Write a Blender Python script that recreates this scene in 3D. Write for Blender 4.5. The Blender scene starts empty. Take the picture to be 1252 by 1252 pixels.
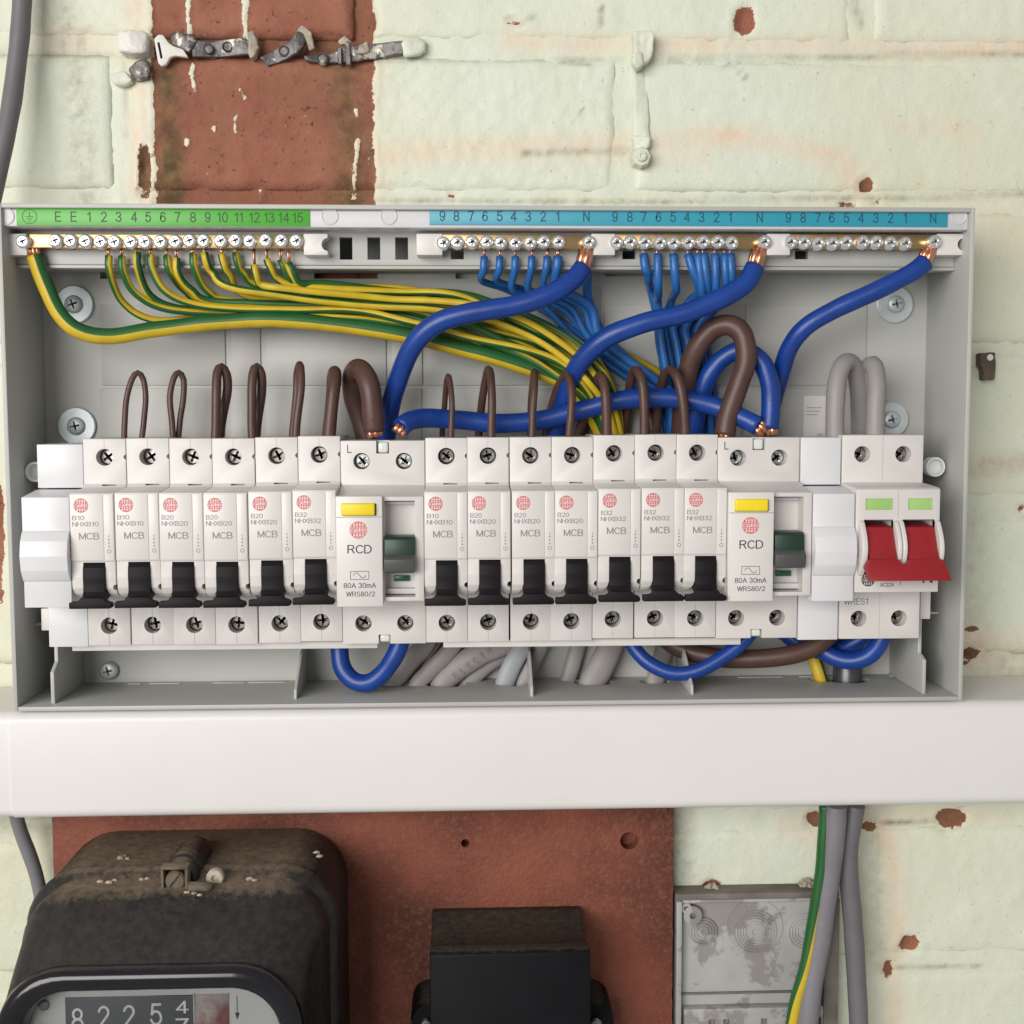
import bpy, bmesh, math, random
from mathutils import Vector, Matrix, noise
random.seed(7)
scene = bpy.context.scene
COL = scene.collection

# ------------------------------------------------------------------ camera
# working units: millimetres.  x right, z up, d = distance out from the wall face
CAMX, CAMD, CAMZ = 148.94, 574.6, 16.9
YAW, PITCH, ROLL, FPX = 0.0407, 0.0781, -0.0020, 1510.0
def _axes():
    cy, sy, cp, sp, cr, sr = math.cos(YAW), math.sin(YAW), math.cos(PITCH), math.sin(PITCH), math.cos(ROLL), math.sin(ROLL)
    f = Vector((sy*cp, cy*cp, -sp)); r = Vector((cy, -sy, 0)); u = r.cross(f)
    return cr*r + sr*u, -sr*r + cr*u, f
RIGHT, UP, FWD = _axes()
cam_data = bpy.data.cameras.new('camera')
cam = bpy.data.objects.new('camera', cam_data); COL.objects.link(cam)
cam_data.sensor_width = 36.0; cam_data.lens = 36.0*FPX/1252.0
cam_data.clip_start = 0.01; cam_data.clip_end = 50
m3 = Matrix((RIGHT, UP, -FWD)).transposed()
cam.matrix_world = Matrix.Translation((CAMX/1000, -CAMD/1000, CAMZ/1000)) @ m3.to_4x4()
scene.camera = cam
# ------------------------------------------------------------------ light: soft window light from the left behind the viewer
world = bpy.data.worlds.new('World'); scene.world = world; world.use_nodes = True
world.node_tree.nodes['Background'].inputs[0].default_value = (1.0, 0.975, 0.94, 1)
world.node_tree.nodes['Background'].inputs[1].default_value = 0.31
def area(name, loc, target, size, power, color, sy=None):
    l = bpy.data.lights.new(name, 'AREA'); l.energy = power; l.color = color
    l.shape = 'RECTANGLE'; l.size = size; l.size_y = sy or size
    o = bpy.data.objects.new(name, l); COL.objects.link(o); o.location = loc
    o.rotation_euler = (Vector(target) - Vector(loc)).to_track_quat('-Z', 'Y').to_euler()
    return o
area('window_light', (-0.95, -1.95, 0.34), (0.15, 0, 0.03), 1.6, 50, (1.0, 0.968, 0.935), 1.1)
scene.view_settings.view_transform = 'Standard'; scene.view_settings.look = 'None'
scene.view_settings.exposure = 0.0; scene.view_settings.gamma = 1.0
scene.cycles.use_denoising = True
scene.cycles.max_bounces = 8

# ------------------------------------------------------------------ helpers
def at(px, py, d):
    """point of the place seen at photo pixel (px,py), on the plane d mm out from the wall -> (x, z) in mm"""
    v = RIGHT*((px-626)/FPX) - UP*((py-626)/FPX) + FWD
    t = (CAMD - d)/v.y
    return CAMX + v.x*t, CAMZ + v.z*t
def V(x, z, d): return Vector((x/1000, -d/1000, z/1000))
def P3(px, py, d):
    x, z = at(px, py, d); return V(x, z, d)

MATS = {}
def N(nt, t, **kw):
    n = nt.nodes.new(t)
    for k, v in kw.items():
        if k.startswith('i_'): n.inputs[int(k[2:])].default_value = v
        else: setattr(n, k, v)
    return n
def mat(name, col, rough=0.5, metal=0.0, var=0.08, vscale=60, bump=0.0, bscale=900, spec=0.5, dust=None, spots=None, alpha=None, coat=0.0):
    if name in MATS: return MATS[name]
    m = bpy.data.materials.new(name); m.use_nodes = True; nt = m.node_tree
    b = nt.nodes['Principled BSDF']
    b.inputs['Roughness'].default_value = rough; b.inputs['Metallic'].default_value = metal
    b.inputs['Specular IOR Level'].default_value = spec
    if coat: b.inputs['Coat Weight'].default_value = coat
    geo = N(nt, 'ShaderNodeNewGeometry')
    n1 = N(nt, 'ShaderNodeTexNoise'); n1.inputs['Scale'].default_value = vscale; n1.inputs['Detail'].default_value = 6
    nt.links.new(geo.outputs['Position'], n1.inputs['Vector'])
    mr = N(nt, 'ShaderNodeMapRange'); mr.inputs[1].default_value = .3; mr.inputs[2].default_value = .7
    mr.inputs[3].default_value = 1-var; mr.inputs[4].default_value = 1+var
    nt.links.new(n1.outputs[0], mr.inputs[0])
    mx = N(nt, 'ShaderNodeMix', data_type='RGBA', blend_type='MULTIPLY'); mx.inputs[0].default_value = 1
    mx.inputs[6].default_value = (*col, 1)
    nt.links.new(mr.outputs[0], mx.inputs[7]); out = mx.outputs[2]
    if spots:   # (colour, scale, low, high): specks and stains with their own shape
        sc, ss, lo, hi = spots
        n2 = N(nt, 'ShaderNodeTexNoise'); n2.inputs['Scale'].default_value = ss; n2.inputs['Detail'].default_value = 8; n2.inputs['Roughness'].default_value = .65
        nt.links.new(geo.outputs['Position'], n2.inputs['Vector'])
        r2 = N(nt, 'ShaderNodeMapRange'); r2.inputs[1].default_value = lo; r2.inputs[2].default_value = hi
        nt.links.new(n2.outputs[0], r2.inputs[0])
        m2 = N(nt, 'ShaderNodeMix', data_type='RGBA'); m2.inputs[7].default_value = (*sc, 1)
        nt.links.new(r2.outputs[0], m2.inputs[0]); nt.links.new(out, m2.inputs[6]); out = m2.outputs[2]
    if dust:    # settled dust lies on faces that look upward
        dc, amt = dust
        sp = N(nt, 'ShaderNodeSeparateXYZ'); nt.links.new(geo.outputs['Normal'], sp.inputs[0])
        n3 = N(nt, 'ShaderNodeTexNoise'); n3.inputs['Scale'].default_value = 320; n3.inputs['Detail'].default_value = 9; n3.inputs['Roughness'].default_value = .7
        nt.links.new(geo.outputs['Position'], n3.inputs['Vector'])
        a = N(nt, 'ShaderNodeMath', operation='MULTIPLY_ADD'); a.inputs[1].default_value = 3.0; nt.links.new(sp.outputs[2], a.inputs[0])
        s = N(nt, 'ShaderNodeMath', operation='MULTIPLY_ADD'); s.inputs[1].default_value = 1.7; s.inputs[2].default_value = -3.2
        nt.links.new(n3.outputs[0], s.inputs[0]); nt.links.new(s.outputs[0], a.inputs[2])
        cl = N(nt, 'ShaderNodeMapRange'); cl.inputs[1].default_value = 0; cl.inputs[2].default_value = 1; cl.inputs[3].default_value = 0; cl.inputs[4].default_value = amt
        nt.links.new(a.outputs[0], cl.inputs[0])
        m2 = N(nt, 'ShaderNodeMix', data_type='RGBA'); m2.inputs[7].default_value = (*dc, 1)
        nt.links.new(cl.outputs[0], m2.inputs[0]); nt.links.new(out, m2.inputs[6]); out = m2.outputs[2]
        rr = N(nt, 'ShaderNodeMapRange'); rr.inputs[3].default_value = rough; rr.inputs[4].default_value = .95
        nt.links.new(cl.outputs[0], rr.inputs[0]); nt.links.new(rr.outputs[0], b.inputs['Roughness'])
    nt.links.new(out, b.inputs['Base Color'])
    if bump:
        n4 = N(nt, 'ShaderNodeTexNoise'); n4.inputs['Scale'].default_value = bscale; n4.inputs['Detail'].default_value = 4
        nt.links.new(geo.outputs['Position'], n4.inputs['Vector'])
        bp = N(nt, 'ShaderNodeBump'); bp.inputs['Strength'].default_value = bump; bp.inputs['Distance'].default_value = .0008
        nt.links.new(n4.outputs[0], bp.inputs['Height']); nt.links.new(bp.outputs[0], b.inputs['Normal'])
    MATS[name] = m
    return m
M_dev = mat('device_plastic', (.67, .645, .62), .42, var=.04, vscale=28, bump=.06, bscale=2200, spots=((.46, .41, .35), 240, .69, .80))
M_label = mat('label_plastic', (.70, .675, .65), .36, var=.03, vscale=35, spots=((.48, .43, .37), 300, .70, .80))
M_blank = mat('blank_plastic', (.71, .71, .735), .33, var=.02, vscale=40)
M_box = mat('box_plastic', (.46, .465, .44), .45, var=.05, vscale=25, bump=.10, bscale=2600)
M_trunk = mat('trunking_plastic', (.75, .735, .715), .38, var=.02, vscale=20, spots=((.60, .53, .48), 55, .70, .80))
M_holder = mat('holder_plastic', (.62, .61, .63), .4, var=.04)
M_black = mat('toggle_black', (.0095, .008, .0095), .55, var=.15, spec=.18)
M_red = mat('switch_red', (.30, .011, .017), .45, var=.06, vscale=120)
M_gtog = mat('toggle_green', (.014, .042, .028), .42, var=.2)
M_gtop = mat('toggle_grey', (.07, .075, .072), .42)
M_gwin = mat('window_green', (.36, .60, .19), .3)
M_gflag = mat('flag_green', (.01, .10, .045), .3)
M_yellow = mat('button_yellow', (.86, .66, .015), .38)
M_steel = mat('screw_steel', (.55, .56, .55), .26, 1.0, var=.2, vscale=500)
M_dsteel = mat('terminal_screw_steel', (.30, .29, .265), .36, 1.0, var=.3, vscale=400)
M_zinc = mat('zinc', (.58, .64, .66), .42, .35, var=.10, vscale=150)
M_chrome = mat('bar_screw_chrome', (.90, .90, .89), .22, .8, var=.06, vscale=500)
M_brass = mat('brass', (.56, .40, .20), .34, 1.0, var=.10, vscale=200)
M_copper = mat('copper', (.83, .42, .27), .32, 1.0, var=.12, vscale=500)
M_blue = mat('cable_blue', (.006, .046, .265), .36, var=.14, vscale=90, bump=.10, bscale=1500, spots=((.05, .09, .24), 420, .66, .76))
M_lblue = mat('wire_blue', (.022, .13, .40), .36, var=.15, vscale=90)
M_brown = mat('cable_brown', (.085, .042, .032), .45, var=.18, vscale=90, bump=.12, bscale=1200, spots=((.16, .11, .09), 380, .64, .74))
M_yel = mat('wire_yellow', (.60, .43, .02), .45, var=.12, vscale=120, bump=.06)
M_grn = mat('wire_green', (.020, .110, .028), .38, var=.10)
M_grey = mat('cable_grey', (.30, .28, .275), .5, var=.06, vscale=60, bump=.06, bscale=1200)
M_dgrey = mat('cable_darkgrey', (.15, .145, .155), .5, var=.07, vscale=60, bump=.05)
M_ink = mat('print_grey', (.24, .235, .235), .6)
M_inkb = mat('print_black', (.05, .05, .055), .6)
M_inkg = mat('print_on_green', (.025, .10, .02), .6)
M_inkt = mat('print_on_blue', (.01, .085, .13), .6)
M_pink = mat('print_red', (.66, .19, .20), .6)
M_strg = mat('strip_green', (.075, .41, .038), .38, var=.03)
M_strb = mat('strip_blue', (.030, .32, .43), .38, var=.03)
M_board = mat('board_red', (.18, .051, .029), .72, var=.6, vscale=18, bump=.7, bscale=600, spots=((.27, .10, .06), 420, .48, .80))
M_bake = mat('bakelite', (.011, .0095, .0095), .48, var=.3, vscale=90, dust=((.26, .19, .125), .92), spots=((.042, .034, .028), 260, .40, .85), bump=.15, bscale=500)
M_bdust = mat('dusty_brass', (.135, .105, .075), .7, var=.4, vscale=250, dust=((.27, .19, .12), .8))
M_bezel = mat('bezel_bakelite', (.010, .009, .012), .16, var=.1, dust=((.07, .055, .045), .35))
M_bake2 = mat('cutout_bakelite', (.004, .004, .006), .6, spec=.2, var=.3, dust=((.10, .082, .058), .85), spots=((.07, .06, .055), 500, .71, .80))
M_dial = mat('dial_white', (.62, .64, .62), .4, var=.04)
M_dialdark = mat('register_dark', (.075, .085, .095), .4, var=.1)
M_digit = mat('digit_white', (.72, .74, .74), .5)
M_dred = mat('dial_red', (.19, .06, .06), .4, var=.5, vscale=200, spots=((.36, .32, .31), 90, .42, .60))
M_pat = mat('pattress_grey', (.40, .40, .385), .55, var=.10, vscale=45, bump=.1, spots=((.27, .25, .24), 30, .53, .56))
M_patd = mat('pattress_dirt', (.17, .15, .13), .8, var=.3)
M_hole = mat('hole_dark', (.02, .016, .014), .9)
M_lead = mat('lead_strip', (.16, .15, .15), .5, .6, var=.45, vscale=140, spots=((.60, .56, .46), 120, .56, .62), bump=.4)
M_pclip = mat('painted_clip', (.69, .72, .60), .6, var=.08, vscale=100, bump=.3, bscale=400)
M_wclip = mat('white_clip', (.74, .72, .67), .5, var=.06, bump=.2)
M_plugd = mat('plug_brown', (.115, .09, .065), .8, var=.3)
M_rubble = mat('plaster_crumb', (.42, .37, .30), .9, var=.3, vscale=300)
M_clear = mat('clear_clip', (.72, .75, .72), .12, var=.03)
M_glass = bpy.data.materials.new('meter_glass'); M_glass.use_nodes = True
_b = M_glass.node_tree.nodes['Principled BSDF']; _b.inputs['Transmission Weight'].default_value = 1; _b.inputs['Roughness'].default_value = .05; _b.inputs['IOR'].default_value = 1.3

def smooth_by_angle(bm, ang=32):
    bm.normal_update()
    for f in bm.faces: f.smooth = True
    for e in bm.edges:
        if len(e.link_faces) == 2:
            e.smooth = e.calc_face_angle(0) < math.radians(ang)
ORI = {}
def link(name, me, parent=None, origin=None):
    """link a mesh built in world coordinates; parts take their thing's origin"""
    o = bpy.data.objects.new(name, me); COL.objects.link(o)
    if parent is not None:
        og = ORI[parent]; o.parent = parent
    else:
        if origin is None:
            xs = [v.co for v in me.vertices]
            og = Vector((sum(v.x for v in xs)/len(xs), max(v.y for v in xs), min(v.z for v in xs)))
        else: og = origin
        o.location = og
    me.transform(Matrix.Translation(-og)); ORI[o] = og
    return o
def thing(name, label, cat, origin, group=None):
    o = bpy.data.objects.new(name, None); COL.objects.link(o); o.location = origin; o.empty_display_size = .005
    ORI[o] = Vector(origin); tag(o, label, cat, group); return o
def tag(o, label, cat, group=None):
    o['label'] = label; o['category'] = cat
    if group: o['group'] = group
    return o
class MB:
    def __init__(s): s.bm = bmesh.new(); s.mi = 0
    def box(s, x0, x1, z0, z1, d0, d1, bev=0.0, seg=2):
        b = bmesh.new()
        vs = [b.verts.new(V(x, z, d)) for d in (d0, d1) for z in (z0, z1) for x in (x0, x1)]
        for q in ((0,1,3,2), (4,6,7,5), (0,4,5,1), (2,3,7,6), (0,2,6,4), (1,5,7,3)): b.faces.new([vs[i] for i in q])
        s._join(b, bev, seg); return s
    def prism_x(s, prof, x0, x1, bev=0.0, seg=2):
        """prof: list of (z,d), extruded along x"""
        b = bmesh.new()
        A = [b.verts.new(V(x0, z, d)) for z, d in prof]; B = [b.verts.new(V(x1, z, d)) for z, d in prof]
        b.faces.new(A); b.faces.new(B[::-1]); n = len(prof)
        for i in range(n): b.faces.new([A[i], B[i], B[(i+1) % n], A[(i+1) % n]])
        s._join(b, bev, seg); return s
    def prism_d(s, pts, d0, d1, bev=0.0, seg=2):
        """pts: list of (x,z), extruded outward from d0 to d1"""
        b = bmesh.new()
        A = [b.verts.new(V(x, z, d0)) for x, z in pts]; B = [b.verts.new(V(x, z, d1)) for x, z in pts]
        b.faces.new(A); b.faces.new(B[::-1]); n = len(pts)
        for i in range(n): b.faces.new([A[i], B[i], B[(i+1) % n], A[(i+1) % n]])
        s._join(b, bev, seg); return s
    def cyl(s, x, z, d0, d1, r, r2=None, n=20, bev=0.0):
        r2 = r if r2 is None else r2
        b = bmesh.new()
        A = [b.verts.new(V(x+r*math.cos(t), z+r*math.sin(t), d0)) for t in [2*math.pi*i/n for i in range(n)]]
        B = [b.verts.new(V(x+r2*math.cos(t), z+r2*math.sin(t), d1)) for t in [2*math.pi*i/n for i in range(n)]]
        b.faces.new(A); fb = b.faces.new(B[::-1])
        for i in range(n): b.faces.new([A[i], B[i], B[(i+1) % n], A[(i+1) % n]])
        if bev: bmesh.ops.bevel(b, geom=list(fb.edges), offset=bev/1000, segments=2, affect='EDGES', profile=.5)
        s._join(b, 0, 1); return s
    def lathe(s, x, z, prof, n=28):
        """prof: list of (r,d) from outside to the axis, around the outward axis"""
        b = bmesh.new(); rings = []
        for r, d in prof:
            if r < 1e-6: rings.append([b.verts.new(V(x, z, d))])
            else: rings.append([b.verts.new(V(x+r*math.cos(2*math.pi*i/n), z+r*math.sin(2*math.pi*i/n), d)) for i in range(n)])
        for A, B in zip(rings, rings[1:]):
            for i in range(n):
                j = (i+1) % n
                if len(B) == 1: b.faces.new([A[i], A[j], B[0]])
                elif len(A) == 1: b.faces.new([A[0], B[j], B[i]])
                else: b.faces.new([A[i], A[j], B[j], B[i]])
        s._join(b, 0, 1); return s
    def loft(s, loops, cap0=True, cap1=True, closed=True):
        b = bmesh.new(); R = [[b.verts.new(p) for p in L] for L in loops]; n = len(R[0])
        for A, B in zip(R, R[1:]):
            for i in range(n if closed else n-1):
                j = (i+1) % n; b.faces.new([A[i], A[j], B[j], B[i]])
        if cap0: b.faces.new(R[0][::-1])
        if cap1: b.faces.new(R[-1])
        s._join(b, 0, 1); return s
    def _join(s, b, bev, seg):
        bmesh.ops.recalc_face_normals(b, faces=list(b.faces))
        if bev: bmesh.ops.bevel(b, geom=list(b.edges), offset=bev/1000, segments=seg, affect='EDGES', profile=.5, clamp_overlap=True)
        for f in b.faces: f.material_index = s.mi
        me = bpy.data.meshes.new('t'); b.to_mesh(me); b.free(); s.bm.from_mesh(me); bpy.data.meshes.remove(me)
    def mesh(s, mats, ang=32, name='m'):
        if not isinstance(mats, (list, tuple)): mats = [mats]
        if ang: smooth_by_angle(s.bm, ang)
        me = bpy.data.meshes.new(name); s.bm.to_mesh(me); s.bm.free()
        for m in mats: me.materials.append(m)
        return me
    def build(s, name, mats, parent=None, ang=32): return link(name, s.mesh(mats, ang, name), parent)
def boolean(mb, cutter, mats, ang=32, name='m'):
    """mb minus cutter, applied"""
    a = mb.mesh(mats, 0); c = cutter.mesh(mats[0] if isinstance(mats, (list, tuple)) else mats, 0)
    oa = bpy.data.objects.new('ta', a); oc = bpy.data.objects.new('tc', c); COL.objects.link(oa); COL.objects.link(oc)
    md = oa.modifiers.new('b', 'BOOLEAN'); md.operation = 'DIFFERENCE'; md.solver = 'EXACT'; md.use_self = True; md.object = oc
    dg = bpy.context.evaluated_depsgraph_get()
    me = bpy.data.meshes.new_from_object(oa.evaluated_get(dg))
    bpy.data.objects.remove(oa); bpy.data.objects.remove(oc); bpy.data.meshes.remove(c)
    bm = bmesh.new(); bm.from_mesh(me)
    if ang: smooth_by_angle(bm, ang)
    bm.to_mesh(me); bm.free(); me.name = name
    return me
def spline(pts, step=1.6):
    """Catmull-Rom through points (metres), resampled about every step mm"""
    pts = [Vector(p) for p in pts]; out = []
    E = [2*pts[0]-pts[1]] + pts + [2*pts[-1]-pts[-2]]
    for i in range(1, len(E)-2):
        p0, p1, p2, p3 = E[i-1:i+3]
        n = max(2, int((p2-p1).length*1000/step))
        for k in range(n):
            t = k/n
            out.append(.5*((2*p1) + (p2-p0)*t + (2*p0-5*p1+4*p2-p3)*t*t + (3*p1-p0-3*p2+p3)*t**3))
    out.append(pts[-1]); return out
def tube_bm(path, r, n=12, stripe=None, twist=0.0, phase=0.0, flat=1.0, wob=0.0):
    """a tube of radius r mm; stripe = share of the ring in the second material; flat < 1 squashes it"""
    b = bmesh.new(); rings = []; t0 = (path[1]-path[0]).normalized()
    up = Vector((0, -1, 0))
    nrm = (up - t0*up.dot(t0)).normalized() if abs(up.dot(t0)) < .95 else t0.orthogonal().normalized()
    L = 0
    for i, p in enumerate(path):
        t = (path[min(i+1, len(path)-1)] - path[max(i-1, 0)]).normalized()
        nrm = (nrm - t*nrm.dot(t)).normalized(); bi = t.cross(nrm)
        if i: L += (p-path[i-1]).length*1000
        a0 = twist*L + phase; rr = r*(1 + wob*noise.noise(p*90))
        rings.append([b.verts.new(p + (nrm*math.cos(a0+2*math.pi*k/n)*flat + bi*math.sin(a0+2*math.pi*k/n))*rr/1000) for k in range(n)])
    for A, B in zip(rings, rings[1:]):
        for k in range(n):
            f = b.faces.new([A[k], A[(k+1) % n], B[(k+1) % n], B[k]]); f.smooth = True
            f.material_index = 1 if stripe and k < stripe*n else 0
    for R, fl in ((rings[0], True), (rings[-1], False)):
        f = b.faces.new(R[::-1] if fl else R); f.smooth = False
    bmesh.ops.recalc_face_normals(b, faces=list(b.faces))
    return b
def bm_obj(name, b, mats, parent=None):
    me = bpy.data.meshes.new(name); b.to_mesh(me); b.free()
    for m in (mats if isinstance(mats, (list, tuple)) else [mats]): me.materials.append(m)
    return link(name, me, parent)
def px_path(pts): return [P3(*p) for p in pts]
def copper_end(p, q, r, parent, strands=7):
    r = r*.8 if r > 2.5 else r*.62
    if r < 1.5: strands = 3; r *= .8
    """a bundle of bare copper strands from p to q (world points)"""
    b = bmesh.new(); ax = (q-p).normalized(); u = ax.orthogonal().normalized(); v = ax.cross(u)
    for k in range(strands):
        if k == 0: off = Vector((0, 0, 0))
        else: off = (u*math.cos(k*2*math.pi/(strands-1)) + v*math.sin(k*2*math.pi/(strands-1)))*r*.6/1000
        tb = tube_bm([p+off, p+off*1.05+(q-p)*.5+Vector((random.uniform(-1, 1), 0, random.uniform(-1, 1)))*.0002, q+off*.95], r*.40, 8)
        me = bpy.data.meshes.new('t'); tb.to_mesh(me); tb.free(); b.from_mesh(me); bpy.data.meshes.remove(me)
    return bm_obj('copper_strands', b, M_copper, parent)

_txt = {}
def _arc(cx, cy, rx, ry, a0, a1, n=10):
    return [(cx+rx*math.cos(math.radians(a0+(a1-a0)*i/n)), cy+ry*math.sin(math.radians(a0+(a1-a0)*i/n))) for i in range(n+1)]
_GL = {
 '0': (.54, [_arc(.27, .5, .27, .5, 0, 360, 20)]), '1': (.34, [[(.02, .78), (.2, .86), (.26, 1), (.26, 0)]]),
 '2': (.54, [_arc(.27, .73, .25, .27, 170, -35, 10) + [(.02, 0), (.54, 0)]]),
 '3': (.54, [_arc(.25, .76, .23, .24, 165, -90, 10), _arc(.25, .26, .27, .26, 90, -165, 10)]),
 '4': (.58, [[(.42, 0), (.42, 1), (.0, .27), (.58, .27)]]),
 '5': (.54, [[(.49, 1), (.1, 1), (.05, .53)] + _arc(.26, .33, .27, .33, 130, -160, 12)]),
 '6': (.54, [_arc(.29, .72, .23, .28, 25, 150, 6) + [(.02, .4)] + _arc(.28, .31, .26, .31, 170, 530, 18)]),
 '7': (.54, [[(0, 1), (.54, 1), (.34, .55), (.2, 0)]]),
 '8': (.54, [_arc(.27, .75, .23, .25, -90, 270, 16), _arc(.27, .25, .27, .25, 90, 450, 16)]),
 '9': (.54, [_arc(.26, .69, .26, .31, 0, 360, 18) + [(.52, .6)] + _arc(.25, .28, .23, .28, 0, -155, 8)]),
 'A': (.68, [[(0, 0), (.34, 1), (.68, 0)], [(.12, .34), (.56, .34)]]),
 'B': (.60, [[(.34, .53), (0, .53), (0, 0)] + [(.34, 0)] + _arc(.34, .265, .26, .265, -90, 90, 10) , [(0, .53), (0, 1), (.32, 1)] + _arc(.32, .765, .23, .235, 90, -90, 10)]),
 'C': (.66, [_arc(.36, .5, .36, .5, 42, 318, 18)]), 'D': (.64, [[(.28, 1), (0, 1), (0, 0), (.28, 0)] + _arc(.28, .5, .36, .5, -90, 90, 14)]),
 'E': (.54, [[(.54, 1), (0, 1), (0, 0), (.54, 0)], [(0, .52), (.48, .52)]]), 'H': (.60, [[(0, 0), (0, 1)], [(.6, 0), (.6, 1)], [(0, .52), (.6, .52)]]),
 'I': (.06, [[(.03, 0), (.03, 1)]]), 'L': (.48, [[(0, 1), (0, 0), (.48, 0)]]), 'M': (.72, [[(0, 0), (0, 1), (.36, .06), (.72, 1), (.72, 0)]]),
 'N': (.60, [[(0, 0), (0, 1), (.6, 0), (.6, 1)]]), 'R': (.62, [[(0, 0), (0, 1), (.34, 1)] + _arc(.34, .755, .24, .245, 90, -90, 10) + [(0, .51)], [(.34, .51), (.6, 0)]]),
 'S': (.58, [_arc(.29, .75, .26, .25, 25, 250, 10) + _arc(.29, .26, .29, .26, 70, -160, 12)]), 'T': (.58, [[(0, 1), (.58, 1)], [(.29, 1), (.29, 0)]]),
 'W': (.92, [[(0, 1), (.22, 0), (.46, 1), (.70, 0), (.92, 1)]]), 'X': (.62, [[(0, 0), (.6, 1)], [(.02, 1), (.62, 0)]]), 'Y': (.64, [[(0, 1), (.32, .46), (.64, 1)], [(.32, .46), (.32, 0)]]),
 'm': (.72, [[(0, 0), (0, .7)], [(0, .5)] + _arc(.18, .5, .18, .22, 180, 0, 8) + [(.36, 0)], [(.36, .5)] + _arc(.54, .5, .18, .22, 180, 0, 8) + [(.72, 0)]]),
 '/': (.34, [[(0, -.02), (.34, 1.02)]]), ' ': (.18, [])}
def text_geom(s, wt=.125):
    key = (s, wt)
    if key in _txt: return _txt[key]
    vs, fs, x = [], [], 0
    for ch in s:
        w, strokes = _GL[ch]
        parts = []
        for st in strokes:      # break each stroke at its sharp corners
            st = [p for i, p in enumerate(st) if i == 0 or math.hypot(p[0]-st[i-1][0], p[1]-st[i-1][1]) > 1e-6]; cur = st[:1]
            for i in range(1, len(st)):
                cur.append(st[i])
                if i < len(st)-1:
                    a, b = Vector((st[i][0]-st[i-1][0], st[i][1]-st[i-1][1])), Vector((st[i+1][0]-st[i][0], st[i+1][1]-st[i][1]))
                    if a.normalized().dot(b.normalized()) < .55: parts.append(cur); cur = [st[i]]
            if len(cur) > 1: parts.append(cur)
        for pi, st in enumerate(parts):
            n = len(st); closed = n > 3 and math.hypot(st[0][0]-st[-1][0], st[0][1]-st[-1][1]) < 1e-6
            if closed: st = st[:-1]
            st = [p for i, p in enumerate(st) if i == 0 or math.hypot(p[0]-st[i-1][0], p[1]-st[i-1][1]) > 1e-6]; n = len(st)
            L, R = [], []
            for i, p in enumerate(st):
                p0 = st[i-1] if i or closed else None; p1 = st[(i+1) % n] if i < n-1 or closed else None
                ds = []
                for q, u in ((p0, p), (p, p1)):
                    if q and u:
                        l = math.hypot(u[0]-q[0], u[1]-q[1])
                        if l > 1e-9: ds.append(((u[0]-q[0])/l, (u[1]-q[1])/l))
                tx = sum(d[0] for d in ds); ty = sum(d[1] for d in ds); l = math.hypot(tx, ty)
                if l < 1e-6: tx, ty, l = ds[0][0], ds[0][1], 1
                nx, ny = -ty/l, tx/l; k = max(.5, abs(nx*-ds[0][1] + ny*ds[0][0])); k = min(1/k, 1.6)
                e = wt*.45 if not closed and i in (0, n-1) else 0; e = -e if i == 0 else e; ex, ey = p[0]+tx/l*e, p[1]+ty/l*e
                L.append((x+ex+nx*k*wt/2, ey+ny*k*wt/2, .005*(pi % 5))); R.append((x+ex-nx*k*wt/2, ey-ny*k*wt/2, .005*(pi % 5)))
            o = len(vs); vs += L + R
            for i in range(n if closed else n-1): j = (i+1) % n; fs.append((o+i, o+j, o+n+j, o+n+i))
        x += w + .20
    w = x-.20; _txt[key] = ([(a-w/2, b-.5, c) for a, b, c in vs], fs, w, 1.0); return _txt[key]
class Ink:
    """flat print lying just proud of a face"""
    def __init__(s): s.v = []; s.f = []
    def text(s, t, x, z, d, h=None, w=None, rot=0, slope=0, wt=.135):
        vs, fs, tw, th = text_geom(t, wt)
        sy = h/th if h else w/tw; sx = w/tw if w else sy
        o = len(s.v); c, sn = math.cos(rot), math.sin(rot)
        for a, b, e in vs:
            a *= sx; b *= sy; s.v.append(V(x + a*c - b*sn, z + a*sn + b*c, d + e))
        s.f += [tuple(o+i for i in f) for f in fs]; return s
    def quad(s, pts, d):
        o = len(s.v); s.v += [V(x, z, d) for x, z in pts]; s.f.append(tuple(range(o, o+len(pts)))); return s
    def line(s, x0, z0, x1, z1, w, d):
        L = math.hypot(x1-x0, z1-z0); nx, nz = -(z1-z0)/L*w/2, (x1-x0)/L*w/2
        return s.quad([(x0+nx, z0+nz), (x1+nx, z1+nz), (x1-nx, z1-nz), (x0-nx, z0-nz)], d)
    def ring(s, x, z, r, w, d, n=28, a0=0, a1=2*math.pi):
        for i in range(n):
            t0 = a0+(a1-a0)*i/n; t1 = a0+(a1-a0)*(i+1)/n
            s.quad([(x+(r+w/2)*math.cos(t0), z+(r+w/2)*math.sin(t0)), (x+(r+w/2)*math.cos(t1), z+(r+w/2)*math.sin(t1)),
                    (x+(r-w/2)*math.cos(t1), z+(r-w/2)*math.sin(t1)), (x+(r-w/2)*math.cos(t0), z+(r-w/2)*math.sin(t0))], d)
        return s
    def mesh(s, m, name='ink'):
        me = bpy.data.meshes.new(name); me.from_pydata(s.v, [], s.f); me.materials.append(m)
        bm = bmesh.new(); bm.from_mesh(me); bm.normal_update()
        for f in bm.faces:
            if f.normal.y > 0: f.normal_flip()
        bm.to_mesh(me); bm.free(); return me
    def build(s, name, m, parent): return link(name, s.mesh(m, name), parent)
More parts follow.
